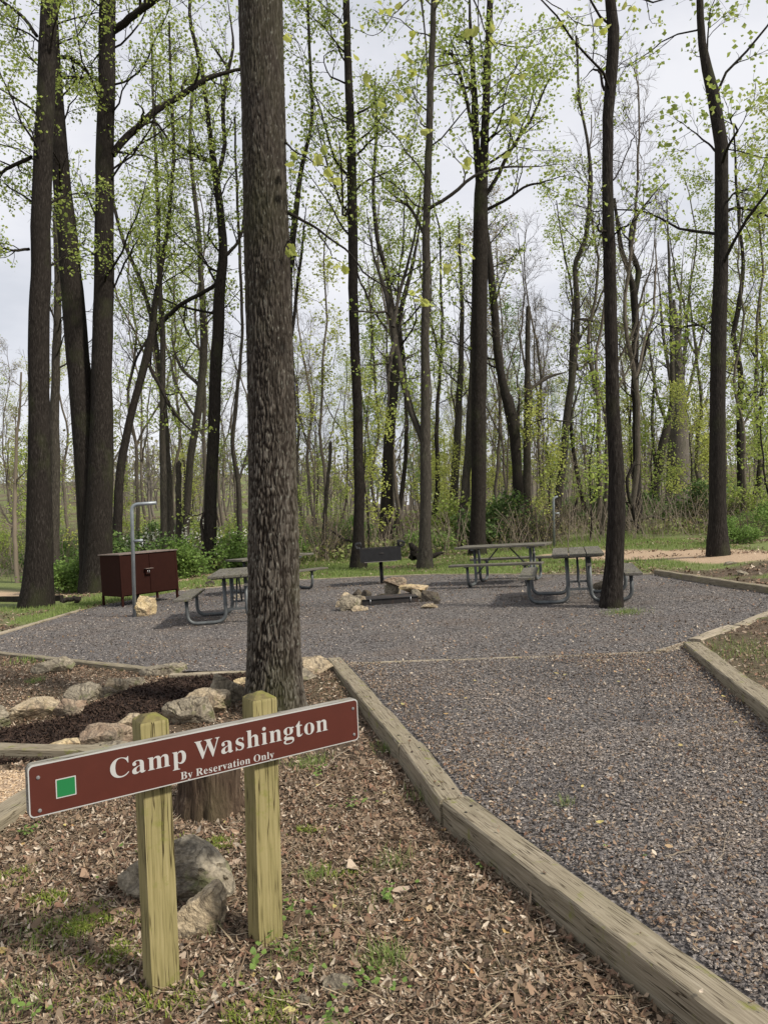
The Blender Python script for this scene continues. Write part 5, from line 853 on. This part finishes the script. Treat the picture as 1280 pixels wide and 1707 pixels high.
T('grey trunk right of the grill with a long low left limb', [(709, 946, 24), (709, 880, 19), (709, 720, 17), (709, 560, 14), (711, 400, 13), (714, 260, 12), (718, 120, 11), (722, 0, 9)],
  [[(704, 735, 10), (690, 700, 11), (672, 640, 11), (660, 580, 12), (655, 545, 12), (640, 480, 8), (622, 430, 6), (610, 350, 5)], [(660, 560, 8), (650, 600, 7), (646, 680, 6)], [(655, 545, 7), (668, 480, 6), (690, 400, 4), (702, 300, 3)], [(712, 350, 6), (728, 338, 6), (760, 318, 6), (795, 290, 5), (850, 278, 4), (930, 275, 3)], [(708, 394, 5), (686, 350, 5), (660, 330, 4), (640, 310, 3)]], H=21, seed=7, bark=BARKG, n1=16, t0=.45, L1=3.4, n2=6, n3=5, keep=.88, s=.10, per=7, spread=.15, up=.03)
T('tallest forked trunk behind the right tables with upright stems', [(796, 925, 28), (797, 860, 25), (798, 720, 25), (799, 560, 26), (800, 420, 26), (802, 320, 22), (808, 240, 14), (812, 120, 12), (816, -20, 10)],
  [[(799, 320, 12), (793, 240, 11), (790, 140, 9), (784, 40, 8), (782, -40, 7)], [(806, 330, 8), (825, 300, 7), (850, 250, 6), (888, 190, 5), (930, 100, 4)], [(796, 270, 6), (782, 190, 6), (762, 110, 6), (745, 84, 5), (738, 96, 4), (735, 60, 3)], [(810, 350, 6), (840, 335, 5), (880, 310, 4), (950, 290, 3)]], H=25, seed=8, bark=BARK, n1=20, t0=.45, L1=4.2, n2=6, n3=5, keep=.95, s=.12, per=8, spread=.18, up=.04)
T('thin leaning stem rising beside the tallest forked trunk', [(768, 912, 20), (772, 850, 15), (782, 720, 13), (789, 600, 13), (792, 480, 12), (795, 400, 9), (797, 330, 6)], D=31, H=0, seed=9, bark=BARKG, n1=6, t0=.6, L1=2, n2=4, n3=3, keep=.5, s=.1, per=3)
T('curving dark tree behind the side on picnic table', [(871, 915, 22), (866, 850, 18), (860, 760, 17), (852, 690, 20), (838, 640, 14), (828, 580, 13), (822, 500, 13), (814, 420, 11), (806, 360, 8)],
  [[(856, 690, 8), (850, 660, 7), (860, 700, 6), (868, 650, 4)]], D=30, H=0, seed=10, bark=BARKD, n1=9, t0=.5, L1=3, n2=5, n3=4, keep=.6, s=.11, per=4)
T('dead straight snag with a broken top behind the right tables', [(875, 908, 16), (877, 820, 14), (878, 700, 12), (879, 600, 9), (880, 512, 8)],
  [[(880, 652, 6), (895, 640, 6), (915, 628, 6), (945, 620, 5)], [(882, 708, 4), (905, 698, 3), (925, 700, 3), (985, 710, 2)]], D=31, H=0, seed=11, bark=BARKG, n1=0, n2=0, n3=0, per=0, broken=True, name='dead_tree')
T('slender bent tree between the snag and the gravel tree', [(922, 905, 15), (934, 800, 13), (944, 700, 12), (954, 620, 12), (962, 520, 10), (958, 440, 8), (975, 400, 8), (984, 310, 7), (980, 240, 5), (966, 170, 4), (960, 60, 4)],
  [[(958, 600, 5), (962, 615, 5), (975, 608, 4), (985, 600, 3)], [(956, 535, 4), (975, 532, 4), (1005, 540, 3)], [(940, 745, 4), (950, 700, 4), (975, 610, 3)]], D=33, H=20, seed=12, bark=BARKG, n1=14, t0=.35, L1=3.2, n2=5, n3=4, keep=.7, s=.12, per=4, spread=.15)
T('dark trunk behind the black grill', [(642, 908, 26), (644, 840, 20), (648, 740, 17), (656, 640, 17), (662, 560, 17), (655, 520, 9), (646, 460, 8), (630, 400, 7), (622, 320, 6), (628, 220, 5)],
  [[(662, 560, 10), (672, 500, 8), (690, 430, 6), (705, 340, 5)]], D=33, H=20, seed=13, bark=BARKD, n1=14, t0=.4, L1=3.6, n2=5, n3=4, keep=.7, s=.12, per=4, spread=.15)
T('forked dark tree right of the gravel tree', [(1066, 908, 20), (1062, 860, 16), (1060, 740, 12), (1058, 600, 11), (1057, 490, 12), (1050, 460, 8), (1036, 420, 8), (1028, 370, 6), (1024, 330, 4)],
  [[(1057, 495, 9), (1064, 450, 9), (1052, 420, 8), (1052, 375, 6), (1075, 340, 5), (1110, 300, 4)], [(1060, 640, 4), (1080, 560, 4), (1110, 530, 3)]], D=34, H=0, seed=14, bark=BARKD, n1=14, t0=.35, L1=3.4, n2=5, n3=5, keep=.3, s=.10, per=2)
T('broad pale vine covered dead trunk far off at right', [(1128, 880, 44), (1129, 820, 38), (1130, 740, 34), (1130, 680, 28), (1130, 620, 18), (1128, 560, 10), (1122, 500, 5)],
  [[(1132, 690, 7), (1142, 560, 5), (1150, 470, 3), (1158, 380, 2)], [(1126, 690, 7), (1105, 560, 5), (1098, 480, 3), (1090, 400, 2)], [(1132, 650, 6), (1134, 500, 4), (1140, 400, 2)], [(1134, 700, 6), (1170, 560, 4), (1190, 470, 2)], [(1128, 660, 5), (1115, 500, 3), (1118, 400, 2)], [(1124, 740, 6), (1095, 660, 5), (1078, 560, 3), (1070, 470, 2)], [(1134, 760, 5), (1165, 690, 4), (1192, 650, 3)]], D=44, H=0, seed=15, bark=mat_bark('bark_vine_grey', (.05, .045, .04), (.12, .105, .09), (.2, .18, .155), 30, 1, .2), n1=14, t0=.5, lratio=.145, L1=4, n2=5, n3=5, keep=.1, s=.12, per=1, rmin=.010, ang=(12, 35), up=.15, name='dead_tree')
T('thin tree at far right beyond the dark straight one', [(1240, 872, 22), (1234, 800, 11), (1232, 700, 10), (1234, 620, 9), (1222, 560, 8), (1230, 520, 8), (1238, 440, 6), (1232, 380, 5), (1226, 300, 4)],
  [[(1234, 690, 4), (1250, 655, 4), (1278, 652, 3)]], D=34, H=18, seed=16, bark=BARKD, n1=16, t0=.3, L1=3.4, n2=5, n3=5, keep=.7, s=.12, per=4, spread=.14)
T('dark tree between the locker and the left tables, with a hanging vine', [(345, 952, 30), (350, 900, 22), (354, 780, 20), (358, 680, 20), (362, 580, 20), (366, 500, 19), (372, 420, 15), (366, 340, 13), (358, 280, 12), (350, 220, 8), (338, 120, 7), (318, 40, 6)],
  [[(364, 470, 7), (335, 490, 7), (300, 510, 7), (262, 545, 8), (252, 580, 9), (250, 620, 8)], [(356, 270, 8), (335, 262, 7), (310, 250, 6), (285, 235, 5)], [(362, 300, 8), (375, 240, 7), (372, 170, 7), (388, 80, 6), (380, 0, 5)], [(352, 830, 4), (336, 870, 4), (338, 900, 4), (341, 945, 3)], [(372, 430, 6), (400, 400, 5), (408, 340, 4)]], H=19, seed=17, bark=BARKD, n1=14, t0=.42, L1=3.6, n2=6, n3=5, keep=.8, s=.10, per=5, spread=.13)
T('leaning thin tree with a kinked stem above the locker', [(192, 905, 18), (200, 800, 14), (212, 720, 13), (228, 660, 12), (244, 600, 13), (252, 560, 12), (262, 480, 9), (280, 380, 7), (290, 260, 6)],
  [[(212, 650, 4), (232, 590, 4), (275, 520, 3)], [(250, 610, 6), (285, 680, 6), (330, 730, 5)]], D=24, H=17, seed=18, bark=BARKD, n1=14, t0=.45, L1=3, n2=5, n3=5, keep=.75, s=.10, per=4, spread=.12)
T('paler trunk seen behind the leftmost tree', [(88, 935, 24), (90, 860, 19), (92, 700, 15), (94, 580, 13), (97, 470, 11)], D=24, H=12, seed=19, bark=BARKG, n1=10, t0=.5, L1=2.6, n2=5, n3=4, keep=.4, s=.1, per=3)
T('pair of close thin trunks behind the locker, left one', [(272, 905, 12), (273, 820, 11), (272, 700, 10), (270, 560, 9), (266, 450, 8), (262, 330, 6)], D=25, H=17, seed=20, bark=BARKG, n1=14, t0=.4, L1=3, n2=5, n3=5, keep=.75, s=.10, per=4, spread=.12)
T('pair of close thin trunks behind the locker, grey right one', [(284, 905, 13), (284, 840, 12), (278, 740, 11), (272, 660, 10), (258, 560, 8), (240, 480, 7), (205, 400, 6), (190, 330, 5)], D=27, H=16, seed=21, bark=BARKG, n1=12, t0=.4, L1=3, n2=5, n3=5, keep=.75, s=.10, per=4, spread=.12)
T('short dead snag just right of the pair behind the locker', [(298, 912, 11), (298, 850, 10), (299, 772, 9)], D=26, H=0, seed=22, bark=BARKG, n1=0, n2=0, n3=0, per=0, broken=True, name='dead_tree')
T('tree leaning right behind the dark vine tree', [(306, 885, 12), (316, 780, 12), (330, 690, 13), (340, 600, 13), (338, 500, 10), (330, 380, 8), (318, 250, 6), (322, 120, 5)], [[(330, 640, 6), (300, 610, 5), (285, 560, 4)]], D=29, H=19, seed=23, bark=BARKG, n1=14, t0=.4, L1=3.4, n2=5, n3=5, keep=.8, s=.11, per=5, spread=.13)
T('slim young tree behind the left picnic tables', [(401, 912, 10), (399, 840, 9), (396, 790, 8), (388, 740, 7), (395, 660, 6), (404, 560, 5), (400, 430, 5)], [[(398, 800, 4), (408, 770, 4), (416, 740, 3)]], D=26, H=15, seed=24, bark=BARKG, n1=12, t0=.4, L1=2.4, n2=5, n3=5, keep=.8, s=.09, per=4, spread=.12)
T('bare grey sapling with low forks at far left', [(30, 975, 8), (26, 900, 7), (25, 820, 6), (28, 740, 5), (33, 690, 4), (36, 620, 3)], [[(26, 880, 3), (10, 860, 3), (-10, 820, 2)], [(27, 800, 3), (50, 780, 2), (70, 740, 2)]], H=0, seed=25, bark=TWIGP, n1=9, t0=.25, L1=1.3, n2=4, n3=4, keep=.25, s=.05, per=2, name='sapling')
T('thin broken snag standing in the green undergrowth right of the ridged trunk', [(538, 922, 8), (542, 860, 7), (548, 790, 6), (551, 738, 6)], D=28, H=0, seed=26, bark=BARKG, n1=0, n2=0, n3=0, per=0, broken=True, name='dead_tree')
T('straight trunk mostly hidden along the right side of the ridged trunk', [(488, 938, 20), (488, 800, 18), (484, 640, 16), (480, 480, 14), (500, 300, 8), (520, 200, 6)], [[(486, 560, 6), (500, 440, 5), (512, 340, 4)]], D=24, H=19, seed=27, bark=BARKD, n1=14, t0=.42, L1=3.2, n2=5, n3=5, keep=.8, s=.10, per=4, spread=.12)
T('brown trunk left of the tallest forked one with peeled bark', [(752, 905, 16), (758, 800, 14), (764, 700, 12), (768, 600, 9), (770, 520, 7)], D=36, H=15, seed=28, bark=BARKG, n1=12, t0=.35, L1=3, n2=5, n3=4, keep=.85, s=.13, per=5, spread=.15)
T('leaning grey tree beside the broad vine covered trunk', [(1082, 885, 20), (1090, 820, 15), (1104, 740, 14), (1118, 680, 10), (1120, 600, 7)], [[(1092, 780, 6), (1086, 700, 5), (1094, 600, 4)]], D=42, H=18, seed=29, bark=BARKG, n1=12, t0=.35, L1=3.4, n2=5, n3=5, keep=.3, s=.12, per=2)

# ------------------------------------------------------------------ background trees, shrubs: a few kinds, then copies
def proto(name, label, cat, H, r, seed, group, **kw):
    rg = np.random.RandomState(seed); n = 7; zz_ = np.linspace(-.3, H, n); w = np.cumsum(rg.randn(n, 2) * H * .018, 0); w[0] = 0; ch = [np.c_[w, zz_, r * (1 - .8 * (zz_ / H).clip(0, 1))]]
    if rg.rand() < .6:
        k = rg.randint(2, 4); a = rg.rand() * 6.28; l = H * .45; ch.append(np.array([[*w[k], zz_[k], r * .55], [w[k, 0] + math.cos(a) * l * .25, w[k, 1] + math.sin(a) * l * .25, zz_[k] + l * .5, r * .4], [w[k, 0] + math.cos(a) * l * .35, w[k, 1] + math.sin(a) * l * .35, zz_[k] + l, r * .15]]))
    return make_tree(name, label, cat, (0, 0, 0), ch, rg, group=group, lratio=.3, nt=22, sides=8, limbside=5, jit=H * .004, **kw)
BGG = 'background trees of the woods behind the picnic area'; SHG = 'green shrubs under the far trees'; SPG = 'saplings under the far trees'
pr = []
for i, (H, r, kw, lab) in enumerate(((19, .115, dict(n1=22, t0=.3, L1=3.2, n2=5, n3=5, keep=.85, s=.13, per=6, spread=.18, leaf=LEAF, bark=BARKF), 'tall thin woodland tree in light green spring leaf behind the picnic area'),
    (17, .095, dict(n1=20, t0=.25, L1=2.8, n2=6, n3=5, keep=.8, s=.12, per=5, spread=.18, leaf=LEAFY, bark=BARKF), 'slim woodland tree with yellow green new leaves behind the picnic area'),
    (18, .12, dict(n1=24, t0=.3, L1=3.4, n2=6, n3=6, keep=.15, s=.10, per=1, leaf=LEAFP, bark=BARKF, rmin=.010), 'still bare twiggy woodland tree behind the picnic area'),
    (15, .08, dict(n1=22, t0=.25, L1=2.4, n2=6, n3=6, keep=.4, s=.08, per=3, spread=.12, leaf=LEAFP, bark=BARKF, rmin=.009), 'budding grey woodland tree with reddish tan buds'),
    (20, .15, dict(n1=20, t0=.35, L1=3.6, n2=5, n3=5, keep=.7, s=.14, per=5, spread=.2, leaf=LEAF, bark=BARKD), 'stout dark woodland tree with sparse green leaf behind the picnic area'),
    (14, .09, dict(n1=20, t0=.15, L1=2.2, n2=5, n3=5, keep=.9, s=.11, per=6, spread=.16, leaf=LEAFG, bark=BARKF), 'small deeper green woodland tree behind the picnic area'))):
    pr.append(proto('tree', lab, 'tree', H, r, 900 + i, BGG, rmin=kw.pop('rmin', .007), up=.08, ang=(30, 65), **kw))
sap = []
for i, (H, r, kw, lab) in enumerate(((5.5, .035, dict(n1=14, t0=.15, L1=1.5, n2=5, n3=4, keep=.9, s=.10, per=5, spread=.14, leaf=LEAF), 'thin sapling in bright spring leaf under the trees'),
    (4.5, .03, dict(n1=14, t0=.15, L1=1.3, n2=5, n3=5, keep=.2, s=.07, per=1, spread=.1, leaf=LEAFP, bark=TWIGP), 'bare pale twiggy sapling under the trees'),
    (6.5, .045, dict(n1=16, t0=.2, L1=1.8, n2=5, n3=5, keep=.8, s=.10, per=5, spread=.14, leaf=LEAFY), 'taller yellow green sapling under the trees'))):
    sap.append(proto('sapling', lab, 'sapling', H, r, 940 + i, SPG, rmin=.006, flare=.1, **kw))
def shrub(label, seed, w, h, leaf, stems=16, per=16, s=.085, group=SHG, nb=7, leafd=1):
    rg = np.random.RandomState(seed); root = empty('shrub', (0, 0, 0), label, 'shrub', group); n = stems; a = rg.rand(n) * 6.28; d = np.stack([np.cos(a), np.sin(a), rg.uniform(.6, 2.4, n)], 1); d = nrm(d); pts = [np.stack([np.cos(a) * w * .1, np.sin(a) * w * .1, a * 0], 1)]
    Lk = h * (.6 + .6 * rg.rand(n))
    for k in range(6): d = nrm(d + rg.randn(n, 3) * .16 + np.array([0, 0, -.06])); pts.append(pts[-1] + d * (Lk / 6)[:, None])
    P = np.stack(pts, 1); R_ = np.full(P.shape[:2], .012) * np.linspace(1, .4, 7); mb = MB().add(*tubes(P, R_, 4)); P2, R2, _ = grow(P, R_, nb, .2, 1, h * .4, (30, 75), 5, rg, .03, .25, .6, .005); mb.add(*tubes(P2, R2, 3)); P3, R3, _ = grow(P2, R2, 3, .1, 1, h * .2, (30, 70), 3, rg, 0, .2, .6, .004); mb.add(*tubes(P3, R3, 3))
    link('stems', mb.mesh('stems'), TWIG, root)
    if per: link('foliage', MB().add(*tipleaves(P3, rg, per, s, .10, .1, 0)).mesh('foliage', False), leaf, root)
    return root
shp = [shrub('dark green honeysuckle like shrub under the far trees', 1, 1.5, 1.3, LEAFB, 18, 13), shrub('bright green low shrub under the far trees', 2, 1.2, 1.1, LEAFG, 16, 12), shrub('bare brown tangle of brush under the far trees', 3, 1.3, 1.2, LEAFP, 26, 1, .04, nb=9), shrub('yellow green leafy shrub under the far trees', 4, 1.4, 1.5, LEAF, 16, 9)]
flo = shrub('shrub dotted with small white blossom behind the locker', 5, 1.6, 1.9, BLOSSOM, 12, 3, .09, 'white flowering shrubs')
def plant(protos, n, box, rng, cond=None, sc=(.75, 1.2), maxn=None, wts=None):
    trees_ = [[(c, kids(c)) for c in kids(p)] for p in protos]; used = set(); done = []; tries = 0
    while len(done) < n and tries < n * 40:
        tries += 1; y = box[2] + (box[3] - box[2]) * rng.rand() ** .8; x = (box[0] + (box[1] - box[0]) * rng.rand()) * y
        if cond is not None and not cond(x, y): continue
        if any((x - a) ** 2 + (y - b_) ** 2 < (.028 * y) ** 2 * 1.2 for a, b_ in done): continue
        k = rng.choice(len(protos), p=wts); z = gz(x, y); s_ = rng.uniform(*sc); rz = rng.rand() * 6.28
        if k in used: dup(protos[k], (x, y, z), rz, s_, tree=trees_[k])
        else: used.add(k); o = protos[k]; o.location = (x, y, z); o.rotation_euler = (0, 0, rz); o.scale = (s_,) * 3
        done.append((x, y))
rp = np.random.RandomState(2024)
clear_ = lambda x, y: float(dpoly(np.array([x]), np.array([y]), TRAIL, False)[0]) > 2.0 and float(dpoly(np.array([x]), np.array([y]), TRAIL2, False)[0]) > 1.6
def dens(x, y):                                    # the woods are dense in the middle, open on the far left and far right
    u = x / y; 
    if u < -.22 and rp.rand() < .55: return False
    if u > .34 and rp.rand() < .55: return False
    return clear_(x, y)
plant(pr, 112, (-.56, .60, 29, 85), rp, dens, (.65, 1.05), wts=[.16, .13, .34, .24, .07, .06])
plant(sap, 60, (-.56, .60, 24, 60), rp, lambda x, y: clear_(x, y) and not (-.1 < x / y < .12 and y < 27), (.6, 1.2), wts=[.25, .5, .25])
def shd(x, y):
    u = x / y; return clear_(x, y) and not (u > .36 and y > 34 and rp.rand() < .5)
plant(shp, 84, (-.58, .62, 27, 62), rp, shd, (.7, 1.5), wts=[.22, .24, .28, .26])
# particular shrubs
def at(p, px, py, D, s_, rz=0, label=None, grp=None): q_ = PD(px, py, D); dup(p, (q_[0], D, gz(q_[0], D)), rz, s_, label, grp)
SB = 'shrubs beside the picnic area'; at(shp[2], 1250, 945, 23, .7, 1, 'bare brushy tangle with weeds at the right frame edge', SB); at(shp[2], 1150, 915, 31, .6, 2, 'thin bare brush left of the dark straight tree at right', SB)
at(shp[0], 1035, 885, 36, 1.4, 1, 'dark green bush right behind the slender gravel tree', SB); at(shp[0], 1180, 880, 33, 1.5, 2, 'dark green bush left of the dark straight tree at right', SB); at(shp[1], 1250, 900, 25, .9, 3, 'leafy green bush at the right frame edge beyond the gravel', SB)
at(shp[3], 1265, 880, 30, 1.3, 4, 'yellow green bush at the right frame edge behind the lower one', SB); at(shp[1], 1225, 930, 21, .6, 5, 'small weedy bush just right of the dark straight tree', SB); at(shp[1], 1080, 880, 38, 1.2, 2.5, 'green bush behind the fork of the far right tree', SB)
at(shp[1], 318, 920, 24, 1.1, 1.5, 'green bush between the locker and the vine tree', SB); at(shp[1], 420, 915, 26, 1.1, .5, 'green bush behind the left picnic tables', SB); at(shp[0], 220, 905, 23, 1.1, 2.2, 'darker green bush behind the locker', SB); at(shp[1], 110, 930, 21, 1.0, 3.3, 'green bush behind the leftmost tree', SB)
flo.location = (*PD(290, 850, 27)[:2], gz(*PD(290, 850, 27)[:2])); at(flo, 380, 850, 28, .9, 2, 'smaller shrub with white blossom left of the ridged trunk')
# fallen wood
def log_(pts, D, label, r0, seed, mat=BARKD, name='fallen_log', nb=0):
    tr_ = trace(D, pts); q_ = resample(tr_, 16, np.random.RandomState(seed), .02); b_ = np.array([q_[0, 0], q_[0, 1], q_[0, 2]]); root = empty(name, b_, label, 'log' if 'log' in name else 'branch'); q_[:, :3] -= b_
    link('stem', MB().tube(q_[:, :3], q_[:, 3], 9).mesh('stem'), mat, root)
    if nb: P2, R2, _ = grow(q_[None, :, :3], q_[None, :, 3], nb, .1, .95, np.linalg.norm(q_[-1, :3]) * .35, (25, 60), 6, np.random.RandomState(seed), .05, .2, .5, .01); link('side_branches', MB().add(*tubes(P2, R2, 5)).mesh('side_branches'), mat, root)
log_([(688, 928, 10), (690, 915, 12), (684, 906, 7)], 22, 'dark upright root stub beside the grey trunk', 0, 1, name='fallen_log'); log_([(684, 926, 12), (700, 929, 12), (722, 926, 9), (740, 922, 4)], 22.3, 'dark curled log lying behind the grey trunk', 0, 2)
log_([(752, 900, 5), (740, 870, 4), (728, 850, 3), (722, 835, 2)], 32, 'dead brush leaning beside the peeled trunk', 0, 3, name='fallen_branch', nb=16); log_([(828, 905, 8), (838, 885, 7), (848, 862, 6)], 33, 'broken grey branch propped left of the curving tree', 0, 4, BARKG, 'fallen_branch', 7)
log_([(885, 905, 6), (915, 915, 7), (945, 880, 6), (962, 830, 4)], 33, 'curved dead limb arching up beyond the snag', 0, 5, BARKD, 'fallen_branch', 5); log_([(1022, 862, 5), (1055, 868, 5), (1085, 862, 4), (1130, 870, 3)], 30, 'long curved dead limb hanging right of the gravel tree', 0, 6, BARKG, 'fallen_branch', 6)
log_([(1082, 910, 6), (1062, 880, 7), (1052, 840, 6), (1045, 800, 5), (1058, 770, 4)], 29, 'dark leaning branch crossing the foot of the forked dark tree', 0, 7, BARKD, 'fallen_branch', 5)
log_([(1110, 922, 4), (1150, 923, 4), (1170, 924, 4)], 30, 'thin straight log lying along the tan trail', 0, 8, BARKG); log_([(548, 882, 3), (562, 892, 4), (590, 906, 4)], 27, 'dark bare branch sticking up left of the grill tree', 0, 9, BARKD, 'fallen_branch', 4)
log_([(125, 1001, 9), (132, 998, 8), (104, 1002, 8)], 15.5, 'dark short log at the foot of the forked tree', 0, 10); log_([(1045, 868, 5), (1020, 880, 5), (985, 905, 5)], 36, 'grey fallen limb behind the slender gravel tree', 0, 11, BARKG, 'fallen_branch', 5)
# far-off woods on the rising ground: nobody could count them
n = 1000; y = 88 + 130 * rp.rand(n) ** 1.3; x = (rp.rand(n) * 1.5 - .75) * y; z = gh(x, y); H_ = rp.uniform(5, 11, n); st = np.stack([x, y, z], 1)[:, None, :] + np.linspace(0, 1, 4)[None, :, None] * H_[:, None, None] * np.array([0, 0, 1.])[None, None] + np.cumsum(rp.randn(n, 4, 3) * .25, 1) * (1, 1, 0)
R_ = np.linspace(1, .3, 4)[None] * rp.uniform(.08, .2, n)[:, None]; mb = MB().add(*tubes(st, R_, 4)); P2, R2, _ = grow(st, R_, 9, .3, 1, 4.5, (25, 60), 4, rp, .12, .2, .45, .03); mb.add(*tubes(P2, R2, 3))
tag(link('distant_woods', mb.mesh('distant_woods'), mat_metal('far_bark', (.17, .15, .125), 0, .95)), 'far off bare woods on the rising ground', 'woods', kind='stuff')
k = rp.rand(len(P2)) < .55; v_, q_ = tipleaves(P2[k], rp, 4, .5, .7, .1, .2); tag(link('distant_foliage', MB().add(v_, q_).mesh('distant_foliage', False), mat_isl('far_leaf', [(.24, .27, .10), (.32, .34, .14), (.24, .21, .12), (.2, .23, .09)], .9, .3)), 'far off light green leaf haze of the distant woods', 'woods', kind='stuff')
# low undergrowth on the forest floor
n = 90000; y = 26 + 60 * rp.rand(n) ** 1.2; x = (rp.rand(n) * 1.24 - .6) * y; k = (fb2(x, y, .35, 3, 61) > .5) & (dpoly(x, y, TRAIL, False) > 1.6) & (dpoly(x, y, TRAIL2, False) > 1.2); x, y = x[k], y[k]; c_ = np.stack([x, y, gh(x, y) + rp.rand(len(x)) ** 1.5 * .55], 1); v_, q_ = leafquads(c_, .14, rp, .0)
tag(link('undergrowth', MB().add(v_, q_).mesh('undergrowth', False), mat_isl('undergrowth_leaf', [(.13, .17, .05), (.19, .24, .07), (.28, .29, .12), (.20, .15, .09)], .9, .3)), 'low green undergrowth covering the forest floor', 'undergrowth', kind='stuff')
n = 13000; y = 25 + 50 * rp.rand(n); x = (rp.rand(n) * 1.24 - .6) * y; P0_ = np.stack([x, y, gh(x, y) - .05], 1); d_ = rp.randn(n, 3) * .35 + (0, 0, 1); d_ = nrm(d_); L_ = rp.uniform(.4, 1.8, n); st = [P0_]
for q_ in range(4): d_ = nrm(d_ + rp.randn(n, 3) * .15); st.append(st[-1] + d_ * (L_ / 4)[:, None])
tag(link('brush', MB().add(*tubes(np.stack(st, 1), np.full((n, 5), .008), 3)).mesh('brush'), TWIGP), 'thin bare stems and brush among the far trees', 'brush', kind='stuff')
